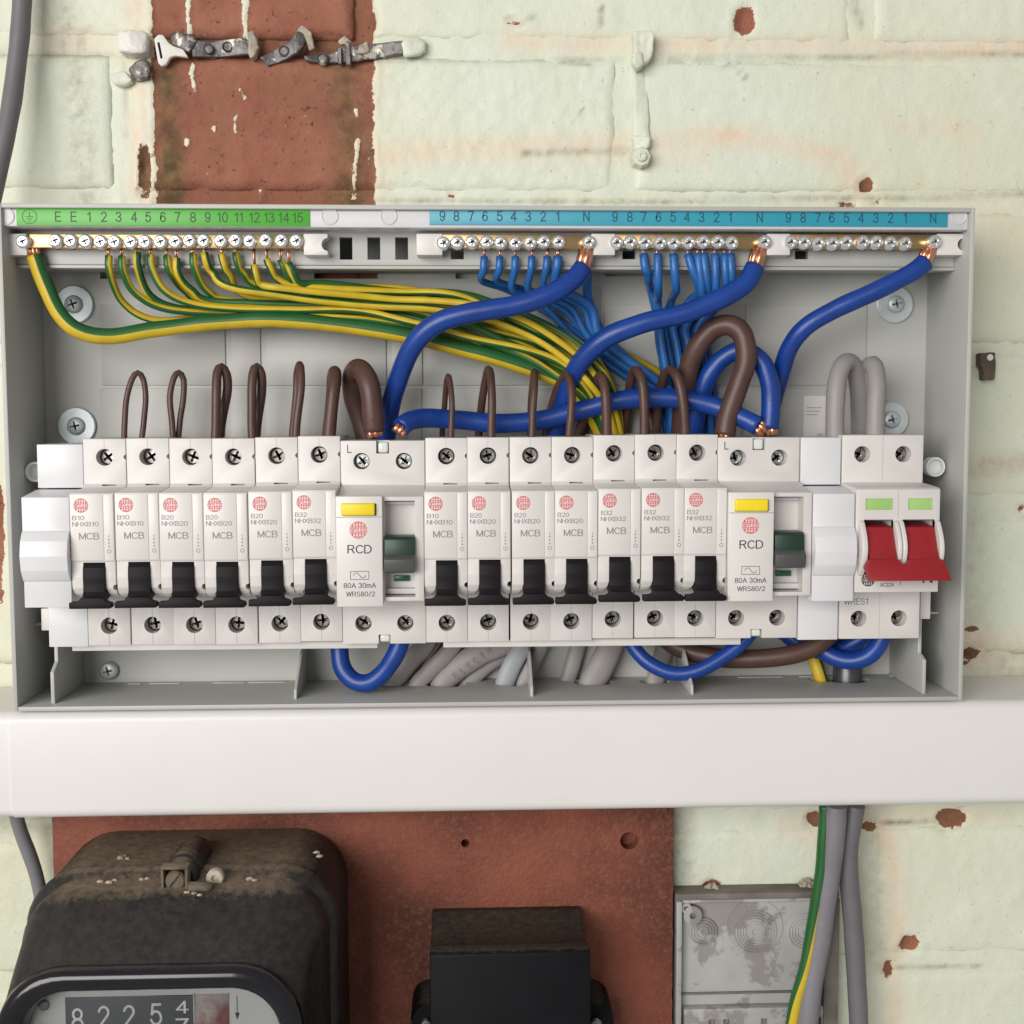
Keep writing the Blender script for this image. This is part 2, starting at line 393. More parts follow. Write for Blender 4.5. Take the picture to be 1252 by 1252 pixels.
def globe_logo(ink, x, z, r, d, name='WYLEX'):
    ink.ring(x, z, r-.2, .34, d)
    hb = r*.24
    for k in (-2, -1, 0, 1, 2):
        xx = k*r*.33; hh = math.sqrt(max(0, (r-.3)**2-xx*xx))
        if hh > hb:
            ink.line(x+xx, z+hb, x+xx, z+hh, r*.15, d); ink.line(x+xx, z-hh, x+xx, z-hb, r*.15, d)
    for k in (-2, -1, 1, 2):
        zz = k*r*.33 + (.12*r if k > 0 else -.12*r); w = math.sqrt(max(0, (r-.3)**2-zz*zz))
        if abs(zz) < r: ink.line(x-w, z+zz, x+w, z+zz, r*.10, d+.012)
    for sg in (-1, 1): ink.line(x-r*.95, z+sg*hb, x+r*.95, z+sg*hb, r*.09, d+.024)
    ink.text(name, x, z, d+.03, h=hb*1.5, w=r*1.62, wt=.2)
def copy_thing(root, label, loc, group=None):
    r = root.copy(); COL.objects.link(r); r.location = loc; r['label'] = label
    if group: r['group'] = group
    for ch in list(root.children):
        c = ch.copy(); COL.objects.link(c); c.parent = r
        if c.name.startswith('terminal_screw'):
            c.rotation_euler.y = random.uniform(0, 3); c.location.y += random.uniform(-.0006, .0012)
        for g in list(ch.children):
            k = g.copy(); COL.objects.link(k); k.parent = c
    return r
def cross_cut(cb, x, z, d0, d1, L, w, rot):
    for k in range(2):
        a = rot + k*math.pi/2; c, s = math.cos(a), math.sin(a)
        pts = [(x+c*u*L/2 - s*v*w/2, z + s*u*L/2 + c*v*w/2) for u, v in ((-1, -1), (1, -1), (1, 1), (-1, 1))]
        cb.prism_d(pts, d0, d1 + .05*k)
#==STRUCT==
# ------------------------------------------------------------------ the brick wall
def px_seg_dist(x, z, pts):
    best = 1e9
    for (ax, az), (bx, bz) in zip(pts, pts[1:]):
        dx, dz = bx-ax, bz-az; t = max(0, min(1, ((x-ax)*dx+(z-az)*dz)/(dx*dx+dz*dz+1e-9)))
        best = min(best, math.hypot(x-ax-dx*t, z-az-dz*t))
    return best
def W(*pts): return [at(px, py, 0) for px, py in pts]
RX0, RX1 = at(188, 150, 0)[0], at(457, 150, 0)[0]
RZ0 = at(300, 420, 0)[1]
CHIPS = [(at(px, py, 0), rx/2.63, rz/2.63) for px, py, rx, rz in (
    (910, 24, 13, 18), (1060, 226, 9, 8), (1166, 1003, 20, 13), (1113, 1155, 13, 10), (1088, 1188, 6, 14), (997, 1003, 10, 12), (1181, 812, 5, 5), (1190, 770, 8, 4),
    (1190, 800, 13, 7), (1040, 250, 20, 3), (-6, 655, 9, 85), (630, 26, 7, 2), (553, 238, 6, 3), (1252, 622, 6, 6),
    (176, 205, 8, 28), (1065, 1012, 10, 5), (985, 1085, 9, 8), (870, 1086, 13, 9), (1075, 245, 6, 3), (790, 185, 2, 2))]
DRIPS = [(W((230, -10), (229, 15), (231, 40)), 3.0), (W((236, 78), (234, 90), (238, 112)), 2.4), (W((301, -5), (299, 20), (300, 50)), 4.2), (W((294, 95), (293, 110), (300, 120)), 3.2),
         (W((438, 172), (434, 205), (432, 242)), 3.6), (W((435, 135), (436, 142)), 3.2), (W((288, 140), (287, 160)), 2.8), (W((317, 232), (316, 245)), 3.2), (W((228, 170), (228, 176)), 3.5), (W((260, 156), (261, 158)), 1.8), (W((452, 180), (451, 198)), 2.6)]
STAINS = [(W((203, 92), (208, 170), (206, 300)), 6.5, .95), (W((418, 85), (428, 160), (425, 250)), 9, .8), (W((620, 50), (800, 55), (1000, 52), (1060, 55), (1110, 60), (1260, 55)), 4.5, .75), (W((455, 190), (600, 180), (760, 178), (900, 166), (980, 178), (1035, 200), (1050, 228)), 6, .8),
          (W((165, -5), (172, 60), (170, 140), (172, 245)), 6, .8), (W((60, 45), (150, 55)), 7, .5), (W((1100, 155), (1190, 160)), 5, .45), (W((1080, 1010), (1098, 1090), (1096, 1250)), 5, .75),
          (W((1060, 1003), (1230, 1000)), 4, .45), (W((1195, 570), (1260, 565)), 5, .6), (W((1185, 790), (1250, 800)), 12, .85), (W((960, 1010), (1000, 1020)), 6, .7), (W((620, 35), (700, 52)), 4, .5), (W((1195, 265), (1250, 300)), 9, .45),
          (W((462, 20), (470, 60), (455, 160), (470, 240)), 3, .5), (W((860, 195), (700, 192)), 4, .5)]
GRIME_SHADE = [(W((1192, 803), (1215, 808), (1245, 815)), 9, .42), (W((1190, 572), (1225, 570), (1260, 566)), 5, .35), (W((1190, 640), (1196, 780)), 8, .25), (W((620, 22), (640, 27), (655, 16)), .8, .9), (W((700, 150), (715, 130)), .5, .6), (W((75, -10), (90, 60), (100, 160), (105, 260)), 7, .5), (W((0, 62), (80, 66), (150, 66)), 1.4, .55), (W((460, 74), (620, 74), (760, 70)), .8, .4), (W((820, 70), (1000, 70), (1090, 66), (1260, 66)), 1.2, .65), (W((640, 187), (770, 183)), 1.6, .6),
         (W((450, 243), (760, 246), (1160, 240), (1260, 236)), 1.3, .6), (W((1060, 1010), (1160, 1003)), .9, .9), (W((1095, 1184), (1200, 1182)), .9, .6), (W((1195, 432), (1260, 432)), .8, .6), (W((1195, 570), (1260, 568)), 2, .6), (W((152, 70), (150, 250)), .7, .45),
          (W((735, 5), (736, 30)), .6, .8), (W((1047, 0), (1052, 30)), 2.2, .5), (W((830, 1000), (838, 1095)), 8, .35), (W((1070, 1000), (1075, 1180)), 6, .30), (W((885, 82), (898, 76), (912, 95)), .5, .9), (W((866, 245), (869, 228)), .6, 1), (W((0, 1010), (70, 1015)), 3, .5), (W((685, 75), (720, 78)), 1.2, .7)]  # cracks, dirt, and the shading of joints and a ridge painted into the colour
def wall_fields(x, z):
    jag = noise.noise(Vector((x*.09, z*.09, 3)))*2.2 + noise.noise(Vector((x*.4, z*.4, 5)))*.8
    bare = -20.0
    if z > RZ0 - 5: bare = max(bare, min(x-RX0, RX1-x) + jag*1.0)
    for (cx, cz), rx, rz in CHIPS:
        if abs(x-cx) < 3*rx+4 and abs(z-cz) < 3*rz+4:
            q = math.hypot((x-cx)/rx, (z-cz)/rz); bare = max(bare, (1-q)*min(rx, rz) + jag*.55 + .9*noise.noise(Vector((x*.7, z*.7, 8))))
    if bare > -2:
        for pts, w in DRIPS:
            dd = px_seg_dist(x, z, pts)
            if dd < 8: bare = min(bare, dd - w*.26 + jag*.45 + .5*noise.noise(Vector((x*.9, z*.9, 2))))
    st = 0; gr = 0; n = noise.noise(Vector((x*.035, z*.035, 9))); n2 = noise.noise(Vector((x*.22, z*.22, 4)))
    for pts, w, s in STAINS:
        dd = px_seg_dist(x, z, pts)
        if dd < w*3: st = max(st, s*math.exp(-(dd/w)**2)*(1+.6*n+.3*n2))
    for pts, w, s in GRIME_SHADE:
        dd = px_seg_dist(x, z, pts)
        if dd < w*3: gr = max(gr, s*math.exp(-(dd/w)**2)*(1+.9*n2))
    return max(-20, min(20, bare)), max(0, min(1, st)), max(0, min(1, gr))
def wall_material(name, bare_cols, rough_bare):
    m = bpy.data.materials.new(name); m.use_nodes = True; nt = m.node_tree; b = nt.nodes['Principled BSDF']; L = nt.links.new
    geo = N(nt, 'ShaderNodeNewGeometry')
    def nz(scale, detail=6, rough=.6):
        n = N(nt, 'ShaderNodeTexNoise'); n.inputs['Scale'].default_value = scale; n.inputs['Detail'].default_value = detail; n.inputs['Roughness'].default_value = rough
        L(geo.outputs['Position'], n.inputs['Vector']); return n.outputs[0]
    def rng(s, a, c, lo=0, hi=1):
        r = N(nt, 'ShaderNodeMapRange'); r.inputs[1].default_value = a; r.inputs[2].default_value = c; r.inputs[3].default_value = lo; r.inputs[4].default_value = hi
        L(s, r.inputs[0]); return r.outputs[0]
    def mix(f, a, c, bt='MIX'):
        x = N(nt, 'ShaderNodeMix', data_type='RGBA', blend_type=bt)
        if isinstance(f, float): x.inputs[0].default_value = f
        else: L(f, x.inputs[0])
        for s, i in ((a, 6), (c, 7)):
            if isinstance(s, tuple): x.inputs[i].default_value = (*s, 1)
            else: L(s, x.inputs[i])
        return x.outputs[2]
    def math_(op, a, c):
        x = N(nt, 'ShaderNodeMath', operation=op)
        for s, i in ((a, 0), (c, 1)):
            if isinstance(s, (int, float)): x.inputs[i].default_value = s
            else: L(s, x.inputs[i])
        return x.outputs[0]
    def attr(n): return N(nt, 'ShaderNodeAttribute', attribute_name=n).outputs['Fac']
    paint = mix(rng(nz(9), .38, .62), (.705, .760, .645), (.735, .755, .615))
    paint = mix(rng(nz(5, 3), .46, .66, 0, .6), paint, (.66, .64, .44))
    paint = mix(rng(nz(75, 9, .7), .38, .66, 0, .6), paint, (.66, .71, .58))
    paint = mix(math_('MULTIPLY', attr('stain'), rng(nz(140, 8, .7), .30, .62, .25, 1.0)), paint, (.78, .61, .46))
    paint = mix(rng(nz(260, 8, .7), .645, .72, 0, .7), paint, (.34, .28, .20))
    paint = mix(rng(nz(520, 4, .6), .66, .72, 0, .5), paint, (.40, .36, .27))
    paint = mix(math_('MULTIPLY', attr('grime_shade'), rng(nz(300, 6, .7), .3, .6, .3, 1.0)), paint, (.27, .25, .17))
    c0, c1, c2 = bare_cols; bstain = attr('stain')
    br = mix(rng(nz(30, 8), .4, .62), c0, c1)
    br = mix(rng(nz(16, 5), .54, .64, 0, .45), br, c2)
    br = mix(rng(nz(420, 5, .65), .62, .68, 0, .85), br, (.05, .03, .02))
    br = mix(rng(nz(110, 8, .75), .56, .72, 0, .65), br, (.13, .055, .035))
    br = mix(rng(nz(430, 4), .70, .75, 0, .7), br, (.52, .36, .26))
    br = mix(math_('MULTIPLY', bstain, .95), br, mix(rng(nz(120, 6), .4, .6), (.085, .058, .026), (.21, .125, .055)))
    edge = math_('ADD', attr('bare'), math_('MULTIPLY', math_('SUBTRACT', nz(330, 8, .7), .5), 4.2))
    mask = rng(edge, -.12, .12)
    halo = rng(edge, -2.2, -.3)          # thin paint at a broken edge
    paint = mix(math_('MULTIPLY', halo, .35), paint, (.80, .66, .50))
    L(mix(mask, paint, br), b.inputs['Base Color'])
    L(rng(mask, 0, 1, .55, rough_bare), b.inputs['Roughness'])
    h = math_('ADD', math_('MULTIPLY', nz(210, 10, .68), 1.1), math_('MULTIPLY', mask, -.9))
    h = math_('ADD', h, math_('MULTIPLY', math_('MULTIPLY', nz(900, 4), mask), .8))
    bp = N(nt, 'ShaderNodeBump'); bp.inputs['Strength'].default_value = .45; bp.inputs['Distance'].default_value = .0012
    L(h, bp.inputs['Height']); L(bp.outputs[0], b.inputs['Normal'])
    return m
M_brick = wall_material('painted_brick', ((.29, .105, .066), (.36, .15, .095), (.24, .105, .055)), .9)
M_mortar = wall_material('painted_mortar', ((.27, .10, .062), (.27, .125, .07), (.13, .07, .042)), .95)
wall = thing('brick_wall', 'pale green painted brick wall with a strip of bare red brick', 'wall', V(150, -340, 0))
def wall_sheet(name, x0, x1, z0, z1, step, dfun, mtl, skirt):
    nx = max(2, int((x1-x0)/step)); nz_ = max(2, int((z1-z0)/step)); vs = []; fl = []
    for j in range(nz_+1):
        for i in range(nx+1):
            x = x0+(x1-x0)*i/nx; z = z0+(z1-z0)*j/nz_
            f = wall_fields(x, z); fl.append(f)
            vs.append(V(x, z, dfun(x, z, f)))
    fs = [(j*(nx+1)+i, j*(nx+1)+i+1, (j+1)*(nx+1)+i+1, (j+1)*(nx+1)+i) for j in range(nz_) for i in range(nx)]
    if skirt:
        ring = [i for i in range(nx+1)] + [(j+1)*(nx+1)-1 for j in range(1, nz_+1)] + [nz_*(nx+1)+i for i in range(nx-1, -1, -1)] + [j*(nx+1) for j in range(nz_-1, 0, -1)]
        o = len(vs)
        for r in ring: vs.append(vs[r] + Vector((0, skirt/1000, 0))); fl.append(fl[r])
        for k in range(len(ring)):
            k2 = (k+1) % len(ring); fs.append((ring[k], o+k, o+k2, ring[k2]))
    me = bpy.data.meshes.new(name); me.from_pydata(vs, [], fs); me.materials.append(mtl)
    for k, an in enumerate(('bare', 'stain', 'grime_shade')):
        a = me.attributes.new(an, 'FLOAT', 'POINT'); a.data.foreach_set('value', [f[k] for f in fl])
    for p in me.polygons: p.use_smooth = True
    return link(name, me, wall)
JY = [-128, 62, 246, 433, 622, 815, 1005, 1184, 1370]
JZ = [at(900, y, 0)[1] for y in JY]
# perpend positions (photo px on the wall plane) of one joint in each course
PERP = [at(1055, 0, 0)[0], at(765, 150, 0)[0], at(1055, 330, 0)[0], at(765, 520, 0)[0], at(1055, 700, 0)[0], at(765, 900, 0)[0], at(1062, 1080, 0)[0], at(1380, 1200, 0)[0]]
PERP[0], PERP[1] = at(1055, 0, 0)[0], at(765, 150, 0)[0]
BL = 228.0
bi = 0
for c in range(8):
    z1, z0 = JZ[c]-4.2, JZ[c+1]+4.2
    k0 = math.floor((-170-PERP[c])/BL)
    for k in range(k0, k0+5):
        x0, x1 = PERP[c]+k*BL+4.5, PERP[c]+(k+1)*BL-4.5
        if x0 > 480 or x1 < -165: continue
        off = random.uniform(-.7, .5); tx = random.uniform(-.004, .004); tz = random.uniform(-.008, .008); seed = random.uniform(0, 99)
        if 62 < JY[c+1] < 640: off *= .5
        def dbrick(x, z, f, x0=x0, x1=x1, z0=z0, z1=z1, off=off, tx=tx, tz=tz, seed=seed):
            wob = noise.noise(Vector((x*.12, z*.12, seed)))*1.2
            e = min(x-x0, x1-x, z-z0, z1-z) + wob; e = max(0, min(1, e/5.0)); e = 1-(1-e)**2
            r = 0.5*noise.noise(Vector((x*.05, z*.05, seed))) + .36*noise.noise(Vector((x*.19, z*.19, seed+7))) + .13*noise.noise(Vector((x*.5, z*.5, seed+3)))
            p = .55 if f[0] < 0 else 0.0
            if f[0] > -3 and f[0] < 0: p = .75
            deep = (-1.75 if f[0] < 0 else -2.8)*(1-e)
            if f[0] > 0: r += .25*noise.noise(Vector((x*.6, z*.6, seed))) ; deep *= 1.2
            if 0 < f[0] and not (x > RX0-2 and x < RX1+2): r -= min(4, f[0]*1.2)
            return -1.2 + off + tx*(x-(x0+x1)/2) + tz*(z-(z0+z1)/2) + r + p + deep
        red = c in (0, 1) and x0 < RX1 and x1 > RX0
        wall_sheet('brick', x0, x1, z0, z1, 1.15 if red else (2.4 if c < 2 or c > 4 else 4), dbrick, M_brick, 9)
def dmortar(x, z, f):
    r = .5*noise.noise(Vector((x*.09, z*.09, 1))) + .35*noise.noise(Vector((x*.35, z*.35, 2)))
    dj = -1.95
    if f[0] > 0 and z > JZ[1]-14: dj = -6.0 + 1.5*noise.noise(Vector((x*.15, z*.15, 6)))
    elif f[0] > 0: dj = -4
    return dj + r
wall_sheet('mortar', -165, 490, JZ[8], JZ[0], 2.2, dmortar, M_mortar, 0)

# ------------------------------------------------------------------ the grey enclosure
BXL, BXR, BXT, BXB, RIM, BKD = -40.6, 366.2, 103.9, -107.3, 53.5, 6.0
box = thing('fuse_box_base', 'open grey plastic enclosure of the fuse box fixed to the brick wall', 'enclosure', V(163, BXB, 2))
back = MB().box(BXL+1, BXR-1, BXB+1, BXT-1, 3, BKD)
cut = MB()
def pxbox(mb, x0, y0, x1, y1, dref, d0, d1, bev=0):
    ax, az = at(x0, y0, dref); bx, bz = at(x1, y1, dref); mb.box(min(ax, bx), max(ax, bx), min(az, bz), max(az, bz), d0, d1, bev); return mb
pxbox(cut, 384, 331, 541, 341, BKD, 0, 9); pxbox(cut, 557, 331, 600, 341, BKD, 0, 9); pxbox(cut, 740, 331, 800, 338, BKD, 0, 9); pxbox(cut, 122, 331, 150, 341, BKD, 0, 9)
link('back_panel', boolean(back, cut, M_box), box)
for a, b in ((122, 277), (281, 320), (324, 473), (478, 517), (521, 686), (690, 734), (738, 906), (911, 1058)):
    for y0, y1 in ((373, 471), (475, 612)):
        if b-a < 60 and y0 == 373: y0 = 352
        m = MB(); pxbox(m, a+.6, y0, b-.6, y1, BKD, BKD-.4, BKD+.85, .2); m.build('knockout_panel', M_box, box)
MB().box(BXL, BXL+1.9, BXB, BXT, 1, RIM, .35).build('side_wall', M_box, box)
MB().box(BXR-1.9, BXR, BXB, BXT, 1, RIM, .35).build('side_wall', M_box, box)
MB().box(BXL+1.95, BXR-1.95, BXT-1.9, BXT, 1, RIM, .35).build('top_wall', M_box, box)
cut = MB()
for px, py, r in ((545, 832, 9.5), (478, 832, 7.5), (628, 832, 9), (725, 833, 9), (800, 832, 7), (1035, 833, 10.5), (1003, 830, 6)):
    x = at(px, py, 16)[0]
    b = bmesh.new()
    A = [b.verts.new(V(x+r*math.cos(t), BXB-5, 17+r*.8*math.sin(t))) for t in [k*math.pi/12 for k in range(24)]]
    B = [b.verts.new(v.co + Vector((0, 0, .02))) for v in A]
    b.faces.new(A); b.faces.new(B[::-1])
    for i in range(24): b.faces.new([A[i], B[i], B[(i+1) % 24], A[(i+1) % 24]])
    cut._join(b, 0, 1)
link('bottom_wall', boolean(MB().box(BXL+1.95, BXR-1.95, BXB, BXB+1.9, 1, RIM, .35), cut, M_box), box)
# thin scored marks in the floor corner and a moulded boss on it
for a, b in ((158, 174), (184, 222), (262, 300), (305, 350), (900, 955), (975, 1000), (1085, 1110)):
    xa = at(a, 834, 8)[0]; xb = at(b, 834, 8)[0]; MB().box(xa, xb, BXB+1.8, BXB+2.25, 9.5, 11, .1).build('score_line', M_box, box)
# fins standing up from the floor
for px in (362, 650, 845):
    x = at(px, 845, 42)[0]
    MB().prism_x([(BXB+1.9, 4.5), (BXB+1.9, 45), (BXB+6, 44), (BXB+18, 24), (BXB+21, 4.5)], x-.6, x+.6, .2).build('fin', M_box, box)
xl = at(63, 845, 47)[0]
MB().prism_x([(BXB+1.9, 5), (BXB+1.9, 48), (BXB+15.5, 48), (BXB+19, 42), (BXB+42, 42), (BXB+42, 5)], xl, xl+1.6, .25).build('fin', M_box, box)
xr = at(1131, 830, 47)[0]
MB().prism_x([(BXB+1.9, 5), (BXB+1.9, 48), (BXB+17, 48), (BXB+19, 42), (BXB+42, 42), (BXB+42, 5)], xr-1.6, xr, .25).build('fin', M_box, box)
# little ledges on the side walls and the half-hidden cover bosses
for px, py, s in ((30, 577, 1), (45, 764, 1), (1160, 571, -1), (1148, 750, -1)):
    x, z = at(px, py, 30)
    a, b = (BXL+1.9, BXL+13) if s > 0 else (BXR-13, BXR-1.9)
    MB().box(a, b, z-.5, z+.5, 6, 29, .2).build('ledge', M_box, box)
for px, py in ((43, 577), (1144, 571)):
    x, z = at(px, py, 36); MB().lathe(x, z, [(4.4, 31), (4.4, 36), (4.1, 36.4), (3.5, 36.4), (3.3, 36), (3.3, 33), (0, 33)]).build('cover_boss', M_clear, box)
# label ledge and bar carrier along the top
xa = BXL+2; xb = BXR-2
zt = at(620, 253.5, 51)[1]; zb = at(620, 279, 51)[1]
LEDGE = 51.0
lz0, lz1 = zb, BXT-2.0
MB().box(xa, xb, lz0, lz1, 30, LEDGE, .4).build('label_ledge', M_holder, box)
for px in (403, 475, 7, 1172):
    x, z = at(px, 264.5, LEDGE); MB().lathe(x, z, [(3.6, LEDGE-.2), (3.6, LEDGE+.3), (3.3, LEDGE+.42), (3.0, LEDGE+.3), (2.9, LEDGE+.15), (0, LEDGE+.15)]).build('moulded_ring', M_holder, box)
CAR = 37.0
cz1 = at(620, 283, CAR)[1]; cz0 = at(620, 325, CAR)[1]
cut = MB()
for px in (423, 457, 491):
    pxbox(cut, px-8, 290, px+8, 317.5, CAR, 0, 60)
for px in (559, 769, 980): pxbox(cut, px-8, 306, px+8, 317, CAR, 0, 60)
link('bar_carrier', boolean(MB().box(xa, xb, cz0, cz1, 33.5, CAR, .4), cut, M_box), box)
MB().box(xa, xb, cz0, cz0+2.2, 7, 33.4, .3).build('carrier_shelf', M_box, box)
MB().box(xa, xb, cz0-1.6, cz0-.2, 31, CAR+.8, .3).build('carrier_lip', M_box, box)
# DIN rail
rail = MB().box(BXL+10, BXR-10, -53, -18, 12, 13.2, .2); rail.box(BXL+10, BXR-10, -55, -52, 12, 17, .2); rail.box(BXL+10, BXR-10, -19, -16, 12, 17, .2)
tag(rail.build('din_rail', M_zinc), 'metal mounting rail behind the row of breakers', 'rail')
for px, y0, y1, nm in ((1131, 721, 757, 'right'), (57, 744, 771, 'left')):
    x, z0 = at(px, y1, 44); z1 = at(px, y0, 44)[1]
    tag(MB().box(x-2.2, x+2.4, z0, z1, 10, 44, .4).build('end_clip', M_dev), f'small white end clip on the rail at the {nm} end of the breakers', 'clip', 'rail end clips')

# fixings through the back
def fixing(px, py, rw, nm, d=BKD):
    x, z = at(px, py, d+2)
    t = thing('fixing_screw', nm, 'screw', V(x, z, d), 'screws holding the enclosure')
    if rw: MB().lathe(x, z, [(rw, d), (rw, d+1.3), (rw-.5, d+1.7), (3.0, d+1.7), (3.0, d+.5)], 36).build('washer', M_zinc, t)
    h = MB().lathe(x, z, [(4.0, d+.6), (4.1, d+2.2), (3.4, d+3.4), (2.4, d+3.9), (0, d+4.1)], 28)
    c = MB(); cross_cut(c, x, z, d+2.2, d+6, 4.4, 1.0, random.uniform(.2, .6))
    link('screw_head', boolean(h, c, M_zinc), t)
fixing(90, 372, 8.6, 'cross-head screw in a big round washer behind the thick earth cable, upper left')
fixing(93, 521, 8.6, 'cross-head screw in a big round washer just above the left end of the breakers')
fixing(1095, 372, 8.6, 'cross-head screw in a big round washer below the right end of the bars')
fixing(1090, 513, 8.4, 'cross-head screw in a round washer beside the grey cable loops')
fixing(133, 820, 0, 'small bare cross-head screw low in the left corner of the enclosure')

# ------------------------------------------------------------------ trunking below
tz1 = BXB-1.0; tz0 = at(620, 994, 52)[1]
trk = thing('cable_trunking', 'wide white plastic trunking running under the fuse box', 'trunking', V(160, tz0, 0))
def trunk(x0, x1, name, dmax, inset=0):
    prof = []
    r = 4.5; z0_, z1_ = tz0+inset, tz1-inset
    for k in range(6):
        a = k*math.pi/10; prof.append((z1_-r+r*math.cos(a), dmax-r+r*math.sin(a)))
    for k in range(6):
        a = math.pi/2 + k*math.pi/10; prof.append((z0_+r+r*math.cos(a), dmax-r+r*math.sin(a)))
    prof += [(z0_, .5), (z1_, .5)]
    m = MB().prism_x(prof, x0, x1, 0)
    return m.build(name, M_trunk, trk, 50)
trunk(at(14, 935, 51)[0], 520, 'lid', 52)
trunk(-200, at(14, 935, 51)[0]-.25, 'joint_cover', 51.2, .3)
#==DEV==
# ------------------------------------------------------------------ breakers.  module pitch 17.8, terminal face at d = 52, nose at d = 72
PIT, TP, NS = 17.8, 52.0, 72.0
ZB = -71.1
def terminal_screw(x, z, parent, rot, d=TP, m=None):
    h = MB().lathe(0, 0, [(3.2, -11), (3.2, -6.0), (2.8, -5.5), (0, -5.4)], 22)
    c = MB(); cross_cut(c, 0, 0, -7.5, 0, 4.9, 1.15, 0)
    o = link('terminal_screw', boolean(h, c, m or M_dsteel), parent)
    o.data.transform(Matrix.Translation(ORI[parent])); o.location = V(x, z, d) - ORI[parent]; o.rotation_euler.y = rot
    return o
def holes(cut, pts, r=3.55, depth=10.5, d=TP):
    for x, z in pts: cut.cyl(x, z, d-depth, d+3, r, n=26)
def make_mcb(rating, label):
    t = thing('circuit_breaker', label, 'circuit breaker', V(0, 0, TP), 'circuit breakers in the row')
    h = PIT/2-.09
    prof = [(7.7, 14), (7.7, TP), (-11.2, TP), (-12.6, TP+2), (-13.8, NS), (-41.3, NS), (-41.6, NS-.5), (-48, NS-.3), (-52.5, NS-.8), (-55, NS-2.4), (-56.5, NS-5), (-57.2, NS-9), (-57.6, TP+6), (-59.5, TP), (-79.5, TP), (-79.5, 14)]
    body = MB().prism_x(prof, -h, h, .45)
    cut = MB(); holes(cut, ((0, 0), (0, ZB)))
    cut.cyl(h, .1, TP-2.5, TP+2, 1.05, n=12)
    cut.cyl(h-.15, -52.2, NS-12, NS+3, 1.25, n=14)
    cut.prism_d([(-4.15, -41.9), (4.75, -41.9), (4.75, -52), (5.2, -54.2), (6.3, -56.0), (7.4, -56.9), (7.4, -64), (-7.0, -64), (-7.0, -56.9), (-5.8, -56.0), (-4.6, -54.2), (-4.15, -52)], TP+3.5, NS+9)              # slot for the toggle
    cut.box(-1.2, 4.6, -12.1, -11.35, TP-3, TP+1.0)             # vent slot
    cut.box(-.08, .08, -80, -59.6, TP-.25, TP+1); cut.box(-.08, .08, 3.8, 9, TP-.2, TP+1)
    link('body', boolean(body, cut, M_dev), t)
    terminal_screw(0, 0, t, random.uniform(0, 1.5)); terminal_screw(0, ZB, t, random.uniform(0, 1.5))
    lp_ = MB().box(-h+.25, 4.5, -41.0, -14.3, NS-.2, NS+.28, .22).build('label_plate', M_label, t)
    sp_ = MB().box(4.65, h-.2, -41.0, -14.3, NS-.2, NS+.24, .22).build('status_plate', M_label, t)
    # toggle, down
    tg = MB().prism_x([(-42.0, TP+8), (-42.0, NS-1.0), (-44, NS+.6), (-48, NS+1.0), (-50.6, NS+.8), (-53.6, NS+.9), (-55.6, NS+2.4), (-57.0, NS+4.0), (-58.8, NS+4.4), (-59.8, NS+3.2), (-59.4, NS+1.0), (-57.6, NS-2.5), (-55, TP+8)], -4.1, 4.7, .25)
    b = [(-8.75, -60.0), (7.6, -60.0), (8.2, -59.4), (8.2, -58.2), (7.6, -57.6), (6.6, -57.4), (5.6, -56.9), (4.7, -55.6), (-4.1, -55.6), (-4.9, -56.8), (-5.8, -57.3), (-8.75, -57.5)]
    tg.prism_d(b, NS+.8, NS+4.8, .35)
    tg.build('toggle', M_black, t)
    g = Ink(); globe_logo(g, -4.15, -18.7, 2.95, NS+.30); g.build('logo', M_pink, lp_)
    g = Ink(); d = NS+.31
    g.text(rating, -5.35, -23.7, d, h=1.65, w=4.5); g.text('NHX'+rating, -2.55, -26.2, d, h=1.65, w=10.2); g.text('MCB', -1.2, -31.1, d, h=2.45, w=7.6); g.build('lettering', M_ink, lp_); g = Ink(); d = NS+.27
    for k, z in enumerate((-31.2, -32.6, -34.0, -35.4)):
        g.line(6.6, z-.45, 6.6, z+.45, .26, d)
        if k: g.line(6.2, z+.1, 7.0, z+.1, .22, d+.01)
    g.ring(6.6, -37.3, .72, .25, d, 16)
    g.build('lettering', M_ink, sp_)
    return t
order = [(0, 'B10'), (1, 'B10'), (2, 'B20'), (3, 'B20'), (4, 'B20'), (5, 'B32'), (8, 'B10'), (9, 'B20'), (10, 'B20'), (11, 'B20'), (12, 'B32'), (13, 'B32'), (14, 'B32')]
mlab = {0: 'white B10 breaker next to the blank end cover, leftmost of the row', 1: 'white B10 breaker second from the left in the six-breaker group',
        2: 'white B20 breaker third from the left, first B20 of the left group', 3: 'white B20 breaker fourth from the left, middle B20 of the left group',
        4: 'white B20 breaker fifth from the left, beside the B32 of the left group', 5: 'white B32 breaker touching the left side of the first RCD',
        8: 'white B10 breaker touching the right side of the first RCD', 9: 'white B20 breaker second to the right of the first RCD', 10: 'white B20 breaker in the middle of the four after the first RCD',
        11: 'white B20 breaker beside the dark seam, just left of three B32 breakers', 12: 'white B32 breaker just right of the dark seam, with dusty toggle', 13: 'white B32 breaker in the middle of the right-hand three', 14: 'white B32 breaker touching the left side of the second RCD'}
protos = {}
for i, rt in order:
    loc = V(i*PIT + random.uniform(-.1, .1), random.uniform(-.25, .25) + (.7 if i in (5, 12, 13, 14) else -.4 if i == 8 else 0), TP + random.uniform(-.25, .25))
    if rt not in protos:
        protos[rt] = make_mcb(rt, mlab[i]); protos[rt].location = loc
    else: copy_thing(protos[rt], mlab[i], loc).rotation_euler.y = random.uniform(-.005, .005)
